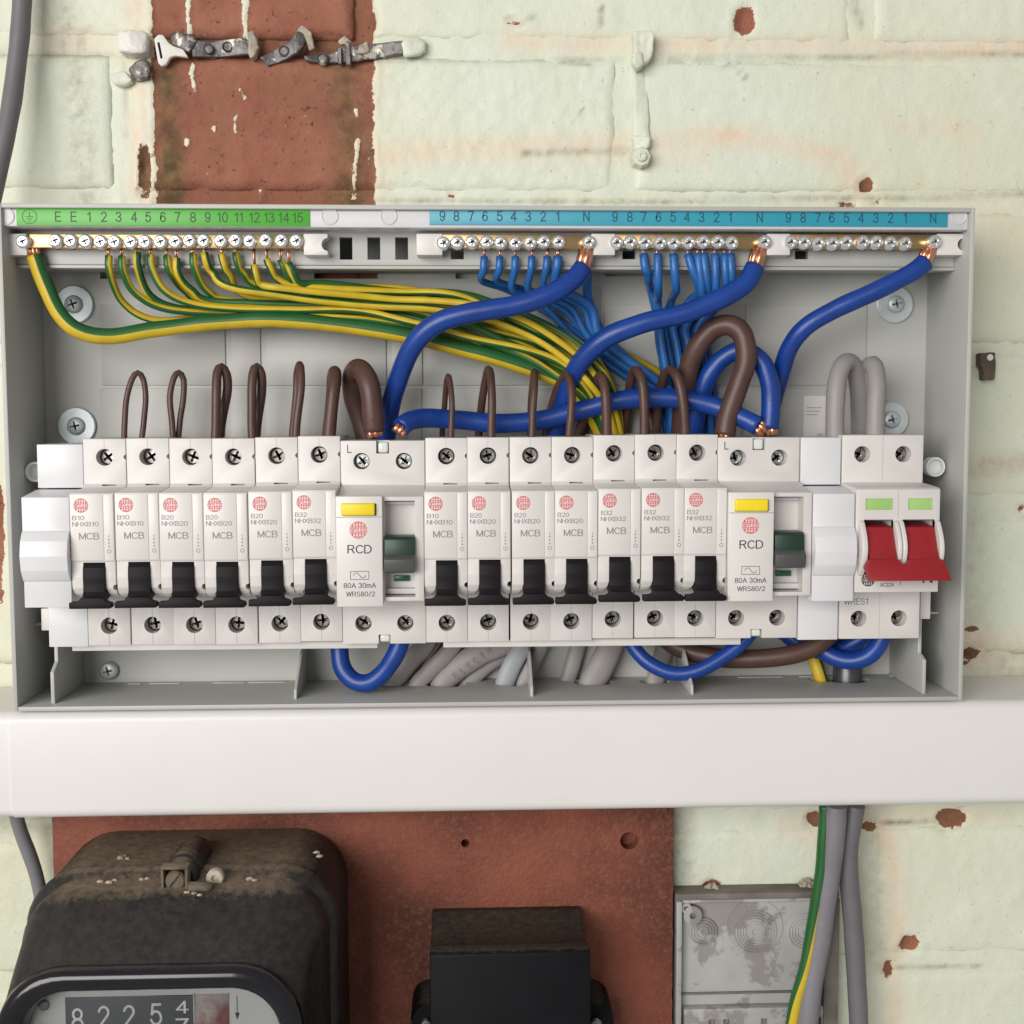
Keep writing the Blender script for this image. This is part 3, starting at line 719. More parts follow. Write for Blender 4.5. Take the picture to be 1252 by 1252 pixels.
# residual current devices, two modules wide, built at module 6
def make_rcd(label):
    x0 = 6*PIT-PIT/2+.1; x1 = 7*PIT+PIT/2-.1; cx = (x0+x1)/2
    t = thing('residual_current_device', label, 'RCD', V(cx, 0, TP), 'RCDs in the row')
    prof = [(6.4, 14), (6.4, TP), (-12.4, TP), (-15.6, NS-4), (-15.9, NS), (-58.9, NS), (-59.6, TP), (-80.2, TP), (-80.2, 14)]
    body = MB().prism_x(prof, x0, x1, .45)
    cut = MB(); pts = [(6*PIT, -2.25), (7*PIT, -2.25), (6*PIT, ZB-.2), (7*PIT, ZB-.2)]; holes(cut, pts, 3.5)
    cut.box(cx-2.7, cx+2.7, 1.0, 9, TP-5, TP+3); cut.box(cx-2.5, cx+2.5, -82, -76.2, TP-5, TP+3)
    rx0, rx1 = cx+1.6, x1-3.6
    cut.box(rx0, rx1, -57.2, -17.6, NS-9, NS+3)
    link('body', boolean(body, cut, M_dev), t)
    for x, z in pts: terminal_screw(x, z, t, random.uniform(.2, .9), m=M_steel if z > -20 else None)
    for z0, z1 in ((1.2, 5.8), (-79.6, -76.4)):
        MB().box(cx-2.2, cx+2.2, z0, z1, TP-5.5, TP-1.2, .9, 3).build('clear_clip', M_clear, t)
    MB().box(rx0, rx1, -19.6, -18.4, NS-9, NS-6.4, .2).build('recess_step', M_holder, t)
    MB().box(rx0, rx1, -56.6, -54.4, NS-9, NS-5.5, .2).build('recess_step', M_holder, t)
    fr = MB().box(x0-.0, cx+1.1, -60.6, -15.5, NS-1, NS+3.2, .5)
    fb = link('front_block', fr.mesh(M_label), t)
    D = NS+3.2
    MB().box(x0+.2, cx+.9, -24.1, -23.85, D-.1, D+.03).build('panel_seam', M_ink, fb)
    MB().box(x0+2.6, x0+16.4, -23.4, -18.5, D-1, D+.12, .05).build('button_surround', M_inkb, fb)
    MB().box(x0+2.3, x0+15.9, -23.2, -18.3, D-1, D+1.9, .6, 3).build('test_button', M_yellow, fb)
    lx = x0+9.1
    g = Ink(); globe_logo(g, lx, -29.2, 3.55, D+.03); g.build('logo', M_pink, fb)
    g = Ink(); d = D+.04
    g.text('RCD', lx+.4, -37.0, d, h=3.1, w=9.3)
    for a, b, c2, e in ((-3.7, 1.65, 3.7, 1.65), (-3.7, -1.65, 3.7, -1.65), (-3.7, -1.65, -3.7, 1.65), (3.7, -1.65, 3.7, 1.65)): g.line(lx+.3+a, -47.7+b, lx+.3+c2, -47.7+e, .22, d)
    ps = [(lx+.3-2.6+5.2*k/18, -47.7 - 1.05*math.sin(-math.pi*2*k/18)) for k in range(19)]
    for (a, b), (c2, e) in zip(ps, ps[1:]): g.line(a, b, c2, e, .24, d)
    g.text('80A 30mA', lx+.3, -51.8, d, h=1.9, w=12.9); g.text('WRS80/2', lx+.6, -55.3, d, h=1.8, w=11.4)
    g.build('lettering', M_inkb, fb)
    g = Ink(); g.text('L', 6*PIT-5.0, 3.0, TP+.03, h=3.0); g.text('BSEN1008', 6*PIT+2.9, -62.1, TP+.03, h=1.5, w=8.0); g.build('terminal_lettering', M_inkb, t)
    tg = MB().prism_x([(-32.2, NS-8), (-32.2, NS+1), (-33.2, NS+2.5), (-39.6, NS+3.2), (-40.6, NS-4)], rx0+.2, rx1-.1, .3)
    tgo = tg.build('toggle', M_gtog, t)
    MB().prism_x([(-39.4, NS-6), (-39.3, NS+3.0), (-41.2, NS+5.6), (-46.2, NS+5.0), (-46.9, NS+3.6), (-44.5, NS-6)], rx0+.1, rx1-.0, .35).build('toggle_lip', M_gtop, tgo)
    MB().box(rx0+3.4, rx1-2.7, -51.6, -49.3, NS-9.2, NS-7.6, .2).build('flag_window', M_gflag, t)
    return t, cx
rcd, rcx = make_rcd('two-module RCD with yellow button between the left and middle breakers')
copy_thing(rcd, 'two-module RCD with yellow button beside the right blank cover and red switch', V(rcx+9*PIT-.2, .9, TP-.2), 'RCDs in the row')
# blank covers
def blank(i, label, xa, xb, ztop, ext):
    """stepped blank module with a bulging middle band"""
    x0, x1 = xa, xb
    t = thing('blank_cover', label, 'blank cover', V((x0+x1)/2, -70, TP), 'blank covers')
    MB().prism_x([(ztop, 20), (ztop, TP), (-13, TP), (-13, 20)], x0, x1, .3).build('terminal_cover', M_blank, t)
    MB().prism_x([(-59.5, 20), (-59.5, TP), (-80.2, TP), (-80.2, 20)], x0+ext, x1, .3).build('terminal_cover', M_blank, t)
    prof = [(-13.1, 22), (-13.6, TP+3), (-15.6, NS), (-29.2, NS), (-29.5, NS+.8), (-33, NS+3.2), (-39, NS+4.4), (-45, NS+3.4), (-49.2, NS+1), (-49.6, NS), (-60.3, NS), (-60.3, 22)]
    MB().prism_x(prof, x0, x1, .25).build('front_cover', M_blank, t)
    return t
blank(-1, 'white stepped blank cover at the left end of the row', -PIT*1.5-1.2, -PIT/2-.15, 5.2, 2.6)
blank(17, 'white stepped blank cover between the second RCD and red switch', 16.5*PIT+.15, 17.5*PIT-.35, 7.2, 0)
# main switch
def main_switch():
    x0 = 17.5*PIT+.25; x1 = 19.5*PIT-.1; cx = (x0+x1)/2
    t = thing('main_switch', 'two-pole main switch with joined red toggle at the right end', 'main switch', V(cx, 0, TP))
    prof = [(8.2, 14), (8.2, TP), (-12.2, TP), (-13.2, NS-2), (-14, NS), (-56.8, NS), (-57.4, TP), (-80, TP), (-80, 14)]
    body = MB().prism_x(prof, x0, x1, .45)
    cut = MB(); pts = [(18*PIT, 0), (19*PIT, 0), (18*PIT-.2, ZB), (19*PIT-.3, ZB)]; holes(cut, pts, 3.5)
    cut.box(cx-.1, cx+.1, -12, 9, TP-.3, TP+1); cut.box(cx-.1, cx+.1, -81, -55, TP-.3, TP+1); cut.box(cx-.1, cx+.1, -26.2, -13, NS-.3, NS+1)
    def slot(a, b): cut.box(a, b, -49, -26.4, TP+5, NS+8)
    sl = [(x0+3.4, cx-2.0), (cx+2.0, x1-2.2)]
    for a, b in sl: slot(a, b)
    for a, b in ((x0+4.0, x0+15.4), (cx+4.2, x1-3.2)): cut.box(a, b, -22.4, -17.7, NS-.9, NS+2)
    me = boolean(body, cut, M_dev); link('body', me, t)
    for x, z in pts: terminal_screw(x, z, t, random.uniform(0, 1.5))
    for a, b in ((x0+4.0, x0+15.4), (cx+4.2, x1-3.2)): MB().box(a, b, -22.4, -17.7, NS-1.2, NS-.6, .1).build('indicator_window', M_gwin, t)
    arc = [(-25.8, NS-3)] + [(-26.2-1.0-(k/12)*22.0, NS + .4 + 6.6*math.sin(math.pi*(k/12)*.86+.2)) for k in range(13)] + [(-50.4, NS-3)]
    for a, b in ((x0+.9, x0+3.2), (cx-2.0, cx-.15), (cx+.15, cx+2.0), (x1-2.2, x1-.3)):
        MB().prism_x(arc, a, b, .5, 3).build('cheek', M_dev, t)
    tg = MB()
    for a, b in sl: tg.prism_x([(-28, TP+6), (-29.5, NS+.6), (-38, NS+4.6), (-45, NS+9.4), (-47, NS+9.4), (-46.6, NS), (-44, TP+6)], a+.5, b-.4, .3)
    fl = lambda z: None
    b = [(x0+1.8, -50.3), (x1+.4, -50.3), (x1-.2, -47.4), (x1-1.2, -42.6), (x1-2.6, -42.0), (cx+2.3, -42.0), (cx+1.6, -43.2), (cx+.8, -44), (cx-.8, -44), (cx-1.6, -43.2), (cx-2.3, -42.0), (x0+3.2, -42.0), (x0+2.2, -43.6), (x0+1.0, -45.4), (x0+2.0, -48)]
    m2 = bmesh.new()
    def lv(z, o): return NS + 7.2 + (-(z+42))*.55 + o
    A = [m2.verts.new(V(x, z, lv(z, -2.4))) for x, z in b]; Bq = [m2.verts.new(V(x, z, lv(z, 1.6))) for x, z in b]
    m2.faces.new(A); m2.faces.new(Bq[::-1]); n = len(b)
    for i in range(n): m2.faces.new([A[i], Bq[i], Bq[(i+1) % n], A[(i+1) % n]])
    tg._join(m2, .35, 2)
    tg.build('toggle', M_red, t)
    g = Ink(); globe_logo(g, x0+5.6, -51.4, 2.9, NS+.03); g.text('AC22A', cx-4.0, -53.6, NS+.03, h=1.5, w=5.6); g.text('N', x1-4.6, -51.0, NS+.03, h=3.6, w=3.4)
    g.line(cx+1.6, -54, cx+1.6, -51.6, .2, NS+.03); g.build('front_lettering', M_inkb, t)
    g = Ink(); g.text('WRES1', 18*PIT-1.4, -63.6, TP+.03, h=2.5, w=10.4); g.build('terminal_lettering', M_ink, t)
main_switch()
# busbar insulation showing as a pale lip under the breakers
for a, b, nm in ((89, 462, 'left'), (542, 905, 'right')):
    xa = at(a, 797, 46)[0]; xb = at(b, 797, 46)[0]
    m = MB().box(xa, xb, -83.0, -79.8, 22, 47, .4)
    tag(m.build('busbar_cover', M_dev), f'long pale busbar cover along the underside of the {nm} breakers', 'busbar', 'busbar covers')

# ------------------------------------------------------------------ terminal bars and their printed strips
def strip(x0, x1, m, inkm, name, label, items, sym=False):
    xa, z1 = at(x0, 254.5, LEDGE); xb, _ = at(x1, 276, LEDGE); z0 = at((x0+x1)/2, 276.5, LEDGE)[1]; z1 = at((x0+x1)/2, 254.8, LEDGE)[1]
    t = thing('number_strip', label, 'label strip', V((xa+xb)/2, z0, LEDGE), 'printed terminal strips')
    MB().box(xa, xb, z0, z1, LEDGE+.02, LEDGE+.5, .12).build('strip', m, t)
    g = Ink(); d = LEDGE+.53; zc = (z0+z1)/2
    for s, px in items: g.text(s, at(px, 265, d)[0], zc, d, h=3.7)
    if sym:
        x = at(36, 262, d)[0]; g.ring(x, zc, 2.9, .28, d); g.line(x, zc+1.9, x, zc-.1, .28, d); g.line(x-1.7, zc-.1, x+1.7, zc-.1, .28, d+.01); g.line(x-1.1, zc-.95, x+1.1, zc-.95, .28, d); g.line(x-.5, zc-1.8, x+.5, zc-1.8, .28, d)
    g.build('lettering', inkm, t)
nums = dict(zip(range(1, 16), (109, 127, 145, 164, 181, 199, 217, 236, 254, 272, 292, 311, 329, 347, 364)))
strip(20, 379, M_strg, M_inkg, 'number_strip', 'bright green strip numbered 1 to 15 above the earth bar', [('E', 71), ('E', 90)] + [(str(k), v) for k, v in nums.items()], True)
bl = []
for st in ((541, 558, 576, 593, 611, 628, 646, 664, 682, 717), (752, 770, 787, 805, 823, 840, 858, 876, 893, 929), (964, 982, 1000, 1017, 1035, 1053, 1071, 1089, 1107, 1141)): bl += list(zip('987654321N', st))
strip(525, 1158, M_strb, M_inkt, 'number_strip', 'turquoise strip numbered 9 to 1 three times above the neutral bars', bl)
BF = 45.0
def term_bar(label, x0, x1, screws, main, holders, cat='terminal bar'):
    xa = at(x0, 296, BF)[0]; xb = at(x1, 296, BF)[0]
    z1 = at((x0+x1)/2, 286.5, BF)[1]; z0 = at((x0+x1)/2, 303.5, BF)[1]; zc = (z0+z1)/2
    t = thing('terminal_bar', label, cat, V((xa+xb)/2, z0, BF), 'brass terminal bars')
    bar = MB().box(xa, xb, z0, z1, CAR+1.5, BF, .3); cut = MB()
    for px in screws: 
        x = at(px+2, 296, BF)[0]; 
        b = bmesh.new(); A = [b.verts.new(V(x+1.9*math.cos(k*math.pi/7), z0-2, 41+1.9*math.sin(k*math.pi/7))) for k in range(14)]
        B = [b.verts.new(v.co+Vector((0, 0, .004))) for v in A]; b.faces.new(A); b.faces.new(B[::-1])
        for i in range(14): b.faces.new([A[i], B[i], B[(i+1) % 14], A[(i+1) % 14]])
        cut._join(b, 0, 1)
    link('bar', boolean(bar, cut, M_brass), t)
    proto = None
    for px in list(screws) + [main]:
        x = at(px, 295, BF+2)[0]; z = at(px, 295 + .8*math.sin(px) + (0 if px < 500 else 1.5), BF+2)[1]
        if proto is None:
            h = MB().lathe(0, 0, [(2.95, BF-1), (3.0, BF+.8), (2.75, BF+2.0), (2.0, BF+2.7), (0, BF+2.9)], 20)
            c = MB(); cross_cut(c, 0, 0, BF+1.5, BF+5, 3.6, .8, .4)
            proto = link('bar_screw', boolean(h, c, M_chrome), t); s = proto; s.location = V(x, z, 0) - ORI[t]
            for v in s.data.vertices: v.co += ORI[t]
        else:
            s = proto.copy(); COL.objects.link(s); s.parent = t; s.location = V(x, z, 0) - ORI[t]
        s.location.y += random.uniform(-.0012, .0004)
    for a, b, notch in holders:
        hx0, hz1 = at(a, 285.5, BF+.6); hx1, hz0 = at(b, 312, BF+.6)
        m = MB().box(hx0, hx1, hz0, hz1, CAR+.2, BF+.6, .4)
        if notch:
            c = MB(); c.cyl(hx1 if notch > 0 else hx0, (hz0+hz1)/2, CAR-2, BF+8, 2.7, n=22); link('bar_holder', boolean(m, c, M_label), t)
        else: m.build('bar_holder', M_label, t)
    return t
term_bar('long brass earth bar with seventeen screws under the green strip', 36, 374, (68, 86, 104, 122, 140, 159, 177, 196, 214, 232, 249, 270, 288, 305, 325, 344, 362), 28, ((-4, 33, -1), (371, 401, 1)))
def nb(label, s, m, h): return term_bar(label, s[0]-10, m-4, s, m, h)
nb('brass neutral bar on the left, next to the three empty slots', (542, 559, 577, 595, 612, 630, 648, 665, 683), 720, ((509, 541, 0), (723, 752, 0)))
nb('brass neutral bar in the middle, holding a dense row of blue wires', (754, 771, 789, 807, 824, 842, 860, 878, 895), 935, ((938, 966, 0),))
nb('brass neutral bar at the right with only one thick blue cable', (967, 984, 1001, 1019, 1036, 1055, 1072, 1090, 1108), 1142, ((1146, 1178, 1),))

# ------------------------------------------------------------------ wires
def wire(name, label, cat, pts, r, mats, group=None, copper0=None, copper1=None, n=14, **kw):
    """pts: (px,py,d) read off the photograph at a chosen real depth; radius in mm"""
    path = spline(px_path(pts)); amp = .00045 if r < 2.4 else .0003; sd = len(bpy.data.objects)*.37
    for i in range(1, len(path)-1):
        w_ = min(1, i/6, (len(path)-1-i)/6); p = path[i]*55 + Vector((sd, 0, 0)); path[i] = path[i] + Vector((noise.noise(p), noise.noise(p+Vector((0, 9, 0)))*.5, noise.noise(p+Vector((0, 0, 9)))))*amp*w_
    b = tube_bm(path, r, n, wob=.05, **kw)
    if copper0 is None and copper1 is None:
        o = bm_obj(name, b, mats); tag(o, label, cat, group); return o
    t = thing(name, label, cat, path[0], group); bm_obj('insulation', b, mats, t)
    if copper0: copper_end(path[0] + (path[1]-path[0]).normalized()*.001, P3(*copper0), r, t)
    if copper1: copper_end(path[-1] + (path[-2]-path[-1]).normalized()*.001, P3(*copper1), r, t)
    return t
YG = [M_yel, M_grn]
# bundle of earth wires: guide curve of the bundle top and bottom edge (photo px at that depth)
TOPE = [(330, 340), (400, 352), (500, 353), (560, 358), (610, 372), (660, 392), (710, 420), (742, 455), (756, 492), (764, 540)]
BOTE = [(200, 386), (300, 383), (400, 389), (480, 398), (560, 418), (620, 436), (670, 455), (705, 480), (728, 510), (742, 545)]
xs_w = [133, 149, 168, 184, 204, 216, 236, 250, 271, 288, 311, 326, 343, 353]
random.seed(21)
depth_slots = [0, 2, 1, 3, 0, 2, 1, 3, 0, 1, 3, 2, 0, 1]
TW = ['two', 'three', 'four', 'five', 'six', 'seven', 'eight', 'nine', 'ten', 'eleven', 'twelve', 'thirteen', 'fourteen', 'fifteen']
POS = ['the leftmost and lowest curve', 'second curve from the left', 'third curve from the left', 'fourth curve from the left', 'fifth from the left', 'sixth from the left', 'seventh from the left', 'eighth from the left', 'ninth from the left', 'fifth from the right', 'fourth from the right', 'third from the right', 'second from the right', 'rightmost and topmost']
for i, x in enumerate(xs_w):
    f = i/13.0; base = 21 + 3.4*depth_slots[i]; ph = random.choice((0, 3.14)) + random.uniform(-.55, .55)
    top = 309 + (random.uniform(0, 8) if i > 3 else (4, 4, 0, 2)[i]) + (8 if i > 9 else 0)
    bend = 362 - 8*f if i > 1 else (366, 352)[i]
    lean = 2 if i < 2 else random.uniform(2, 7)
    if i > 10: lean = 9
    pts = [(x, top, 41), (x+lean*.45, top+18, 41)] if i < 7 else [(x, top, 41), (x+lean*.6, top+12, 41), (x+lean+5, top+24, 38)]
    j0 = 0
    def edge(k): return (BOTE[k][0]+(TOPE[k][0]-BOTE[k][0])*f, BOTE[k][1]+(TOPE[k][1]-BOTE[k][1])*f)
    tx, ty = edge(1); 
    xx = x+lean+14; yy = ((372, 362, 366, 360, 358, 357, 360, 352, 362, 350, 352, 350, 348, 346)[i])
    pts.append((xx + (0 if i < 7 else 22), yy - 4 + (0 if i < 7 else 5), base+8))
    y400 = BOTE[2][1]+(TOPE[2][1]-BOTE[2][1])*f
    if x < 250: pts.append((xx+38, yy + (y400-yy)*(.55 if i > 0 else .85) + (4 if i == 0 else 2), base+3)); 
    if x < 190: pts.append((xx+110, yy + (y400-yy)*.8 + (2 if i else 3), base))
    sw = random.uniform(-2.5, 2.5)
    for k in range(2, 10):
        ex, ey = edge(k)
        if ex > pts[-1][0]+25 or k > 6:
            fr = max(.02, min(.98, f + .10*math.sin(k*1.3+i*2.1)))
            ex = BOTE[k][0]+(TOPE[k][0]-BOTE[k][0])*fr; ey = BOTE[k][1]+(TOPE[k][1]-BOTE[k][1])*fr
            d = base + (1.5*math.sin(k+i) if k < 8 else (-6 if k == 8 else -12))
            pts.append((ex, ey, d))
    term = i+2
    wire('earth_wire', f'thin earth wire under terminal {TW[i]} of the earth bar, {POS[i]}', 'wire', pts, 1.62, YG, 'thin earth wires', copper0=(x-.5, 303, 42), n=12, stripe=.5, twist=random.uniform(-.006, .006), phase=ph)
wire('earth_wire', 'single thin earth wire emerging right of the middle blue cable', 'wire', [(700, 395, 14), (745, 425, 13), (775, 438, 12), (805, 455, 11), (835, 480, 9), (850, 540, 8)], 1.5, YG, n=12, stripe=.3, phase=2.2)
wire('main_earth_cable', 'thick green and yellow main earth cable curving below the bundle', 'cable',
     [(42, 312, 41), (54, 345, 40), (72, 383, 39), (98, 405, 38), (135, 411, 36), (190, 403, 33), (260, 394, 31), (330, 391, 30), (400, 396, 29), (480, 407, 28), (560, 425, 27), (625, 443, 26), (680, 463, 25), (712, 490, 22), (735, 530, 14), (745, 560, 10)],
     3.4, YG, copper0=(40, 301, 42), n=20, stripe=.5, phase=2.95, twist=.0015)
BL_ = [M_blue]
cb = 'thick blue cables'
wire('neutral_cable', 'thick blue cable from the left neutral bar sweeping down to the first RCD', 'cable',
     [(713, 328, 44), (701, 342, 46), (672, 360, 48), (630, 374, 48), (572, 383, 47), (534, 396, 45), (507, 420, 41), (490, 455, 35), (478, 495, 29), (472, 535, 24), (470, 570, 20)], 4.35, BL_, cb, copper0=(718, 303, 44), n=20)
wire('neutral_cable', 'thick blue cable from the middle neutral bar crossing over the earth bundle', 'cable',
     [(923, 327, 44), (912, 346, 46), (882, 365, 47), (838, 383, 47), (785, 396, 46), (742, 413, 43), (710, 443, 36), (692, 480, 26), (683, 515, 19), (676, 545, 15), (672, 570, 12)], 4.35, BL_, cb, copper0=(929, 303, 44), n=20)
wire('neutral_cable', 'thick blue cable from the right neutral bar past the right washer', 'cable',
     [(1131, 321, 44), (1114, 334, 45), (1072, 355, 44), (1020, 379, 41), (985, 400, 38), (965, 426, 33), (953, 462, 27), (943, 500, 22), (936, 540, 18), (932, 570, 15)], 4.0, BL_, cb, copper0=(1138, 302, 44), n=20)
wire('neutral_cable', 'thick blue hoop rising from the second RCD behind the brown hoop', 'cable',
     [(941, 524, 41), (942, 495, 41), (941, 468, 39), (931, 442, 36), (908, 428, 33), (884, 438, 30), (866, 460, 28), (855, 490, 25), (848, 530, 20), (846, 565, 16)], 4.1, BL_, cb, copper0=(942, 532, 41), n=20)
wire('neutral_cable', 'thick blue cable lying along the breaker tops between both RCDs', 'cable',
     [(490, 523, 41), (500, 515, 38), (520, 511, 33), (560, 513, 28), (610, 518, 27), (660, 514, 27), (705, 503, 28), (750, 491, 30), (790, 486, 31), (835, 488, 33), (875, 497, 36), (905, 510, 40), (927, 521, 43)], 4.25, BL_, cb, copper0=(486, 530, 41), copper1=(934, 528, 42), n=20)
# thin blue wires of the left bar
g1 = 'thin blue neutral wires'
TN = dict(zip(range(1, 8), 'one two three four five six seven'.split()))
PO6 = ['leftmost of six', 'second from the left', 'third from the left', 'third from the right', 'second from the right', 'rightmost, beside the thick cable']
PO9 = ['leftmost of nine', 'second from the left', 'third from the left', 'fourth from the left', 'middle of nine', 'fourth from the right', 'third from the right', 'second from the right', 'rightmost of nine']
random.seed(5)
for k, (x, tn) in enumerate(((592, 6), (611, 5), (630, 4), (650, 3), (669, 2), (682, 1))):
    e = [(704, 400), (700, 405), (716, 402), (722, 408), (730, 404), (738, 410)][k]
    dd = 12 + 2.2*k
    pts = [(x, 314, 41), (x-1, 330, 41), (x-4 + (2 if k < 2 else 0), 344 + (0 if k < 2 else 9), 33), (x+14 + (18 if k < 2 else 6), 362 + (-6 if k < 2 else 0), dd+8), ((x+e[0])/2+14, 378, dd+4), (e[0]-4, e[1]+2, dd+2), (e[0]+32, e[1]+32, dd), (e[0]+80, e[1]+68, dd-1), (e[0]+112, e[1]+112, dd-4), (e[0]+118, e[1]+170, 8)]
    wire('neutral_wire', f'thin blue wire in terminal {TN[tn]} of the left neutral bar, {PO6[k]}', 'wire', pts, 1.6 if k < 5 else 2.0, [M_lblue], g1, copper0=(x+1, 304, 42), n=12)
wire('neutral_wire', 'thin dark blue wire swinging down right behind the left blue cable end', 'wire', [(716, 318, 37), (717, 335, 35), (719, 365, 26), (731, 398, 20), (752, 425, 18), (782, 452, 16), (815, 480, 13), (838, 520, 9), (842, 570, 8)], 2.1, [M_lblue], g1, n=12)
for k, (x, tn, nth) in enumerate(((787, 7, ''), (804, 6, ''), (823, 5, ''), (841, 4, ''), (853, 3, 'left '), (860, 3, 'right '), (874, 2, ''), (886, 1, 'left '), (893, 1, 'right '))):
    ye = (345, 360, 356, 358, 366, 362, 366, 362, 358)[k]; bx = (803, 806, 814, 824, 832, 839, 845, 853, 861)[k]; dd = (16, 20, 14, 19, 13, 20, 15, 19, 14)[k]
    lx_ = (5, 0, 3, 12, 5, 5, 1, 2, 2)[k]
    pts = [(x, 311, 41), (x+lx_*.4, 328, 42), (x+lx_, ye-12, 40), (x+lx_+1, ye, 35), (x+lx_ + (bx-x-lx_)*.3, ye+8, dd+7), (bx, ye+38, dd+1), (bx+3, 420, dd), (bx+8, 450, dd-1), (bx+14, 500, dd-3), (bx+18, 570, 8)]
    wire('neutral_wire', f'thin blue wire in terminal {TN[tn]} of the middle neutral bar, {PO9[k]}', 'wire', pts, 1.85, [M_lblue], g1, copper0=(x, 304, 42), n=12)
# brown loops over the breakers
bw = 'brown wire loops above the breakers'
def loop(label, pts, r, **kw): return wire('live_wire', label, 'wire', pts, r, [M_brown], bw, n=14, **kw)
loop('thin wide brown loop above the leftmost B10 breaker', [(152, 545, 37), (152, 520, 37), (155, 490, 36), (162, 464, 35), (169, 456, 34), (176, 464, 33), (179, 485, 33), (176, 512, 34), (172, 545, 34)], 1.25)
loop('thin closed brown loop above the second breaker from the left', [(212, 545, 37), (210, 515, 37), (208, 485, 36), (212, 462, 35), (218, 455, 34), (224, 464, 33), (224, 490, 33), (220, 515, 34), (217, 545, 34)], 1.3)
loop('brown loop with black marks above the third breaker from the left', [(263, 545, 38), (264, 515, 38), (264, 480, 37), (266, 456, 35), (271, 449, 33), (277, 457, 32), (278, 476, 31), (273, 505, 31), (267, 545, 31)], 2.0)
loop('narrow-eyed brown loop above the fourth breaker from the left', [(309, 545, 38), (308, 515, 38), (308, 478, 37), (310, 456, 35), (314, 449, 33), (320, 457, 32), (320, 478, 31), (316, 505, 31), (312, 545, 31)], 1.95)
loop('brown loop seen edge on above the fifth breaker from the left', [(361, 545, 39), (363, 515, 39), (367, 480, 38), (368, 456, 35), (367, 447, 32), (364, 458, 29), (363, 480, 28), (360, 510, 28), (357, 545, 28)], 1.75)
loop('thick brown loop seen edge on above the left B32 breaker', [(402, 545, 40), (404, 515, 40), (408, 480, 39), (410, 463, 36), (409, 455, 32), (407, 463, 28), (406, 485, 26), (403, 515, 26), (400, 545, 26)], 2.75)
wire('live_cable', 'thickest brown loop entering the first RCD, copper showing', 'cable', [(457, 527, 42), (456, 505, 43), (453, 478, 43), (447, 460, 40), (438, 451, 34), (431, 460, 27), (432, 485, 23), (440, 510, 21), (450, 545, 20), (455, 570, 20)], 4.5, [M_brown], copper0=(459, 534, 42), n=20)
loop('thin brown hairpin above the B10 breaker right of first RCD', [(551, 545, 41), (552, 515, 41), (552, 485, 39), (550, 466, 35), (548, 460, 32), (546, 470, 28), (544, 495, 22), (541, 525, 17), (540, 560, 14)], 1.3)
loop('reddish brown hairpin above the second breaker after first RCD', [(601, 545, 41), (601, 510, 41), (601, 475, 39), (600, 458, 35), (597, 452, 32), (594, 463, 28), (590, 490, 22), (586, 520, 17), (583, 560, 14)], 1.75)
loop('straight brown hairpin above the third breaker after first RCD', [(650, 545, 41), (651, 510, 41), (653, 478, 39), (653, 461, 35), (653, 455, 32), (652, 464, 28), (650, 490, 22), (649, 520, 17), (648, 560, 14)], 1.6)
loop('brown loop leaning left above the breaker beside the dark seam', [(695, 545, 41), (697, 515, 42), (699, 485, 41), (697, 466, 38), (692, 458, 34), (684, 470, 28), (676, 492, 23), (668, 522, 17), (664, 560, 14)], 1.75)
loop('brown loop in front of the earth bundle above the first right B32', [(742, 545, 41), (742, 515, 42), (741, 485, 42), (738, 466, 39), (733, 460, 34), (727, 474, 28), (718, 500, 23), (708, 530, 17), (704, 560, 14)], 2.15)
loop('brown loop above the middle of the right-hand three breakers', [(787, 545, 41), (788, 515, 42), (787, 482, 42), (784, 462, 40), (778, 453, 35), (772, 464, 28), (768, 490, 22), (764, 525, 16), (762, 560, 12)], 2.1)
loop('brown loop above the breaker beside the second RCD', [(838, 545, 41), (837, 515, 42), (833, 482, 42), (827, 460, 40), (819, 452, 34), (811, 462, 28), (806, 490, 22), (803, 525, 16), (800, 560, 12)], 2.15)
wire('live_cable', 'thick brown hoop rising above the second RCD', 'cable', [(886, 532, 41), (891, 505, 41), (903, 470, 42), (912, 440, 42), (908, 410, 41), (893, 398, 39), (872, 402, 36), (854, 422, 33), (842, 450, 29), (836, 490, 24), (832, 530, 19), (830, 570, 16)], 4.5, [M_brown], copper0=(884, 536, 41), n=20)
wire('live_wire', 'short brown wire low behind the breaker loops near the second RCD', 'wire', [(700, 555, 14), (715, 520, 14), (735, 500, 12), (765, 490, 10), (790, 500, 9), (805, 560, 8)], 2.2, [M_brown])
gg = 'grey cable loops beside the switch'
wire('tail_cable', 'left of two thick grey cable loops above the red switch', 'cable', [(1021, 548, 41), (1021, 500, 41), (1025, 460, 39), (1035, 443, 35), (1046, 452, 30), (1051, 485, 25), (1052, 520, 21), (1052, 570, 18)], 4.05, [M_grey], gg, n=20)
wire('tail_cable', 'right of two thick grey cable loops above the red switch', 'cable', [(1070, 548, 42), (1071, 505, 42), (1072, 470, 40), (1069, 448, 36), (1062, 450, 30), (1058, 480, 25), (1057, 520, 21), (1057, 570, 18)], 4.05, [M_grey], gg, n=20)
x0, z1 = at(983, 484, 7); x1, z0 = at(1012, 545, 7)
t = thing('paper_label', 'small white paper sticker on the back panel behind the grey loops', 'sticker', V((x0+x1)/2, z0, 6.8))
MB().box(x0, x1, z0, z1, BKD+.9, BKD+1.05).build('paper', M_label, t)
g = Ink()
for k in range(3): g.line(x0+1.2, z1-5.5-1.6*k, x1-3.0-.9*k, z1-5.5-1.6*k, .3, BKD+1.08)
g.build('print_lines', M_ink, t)
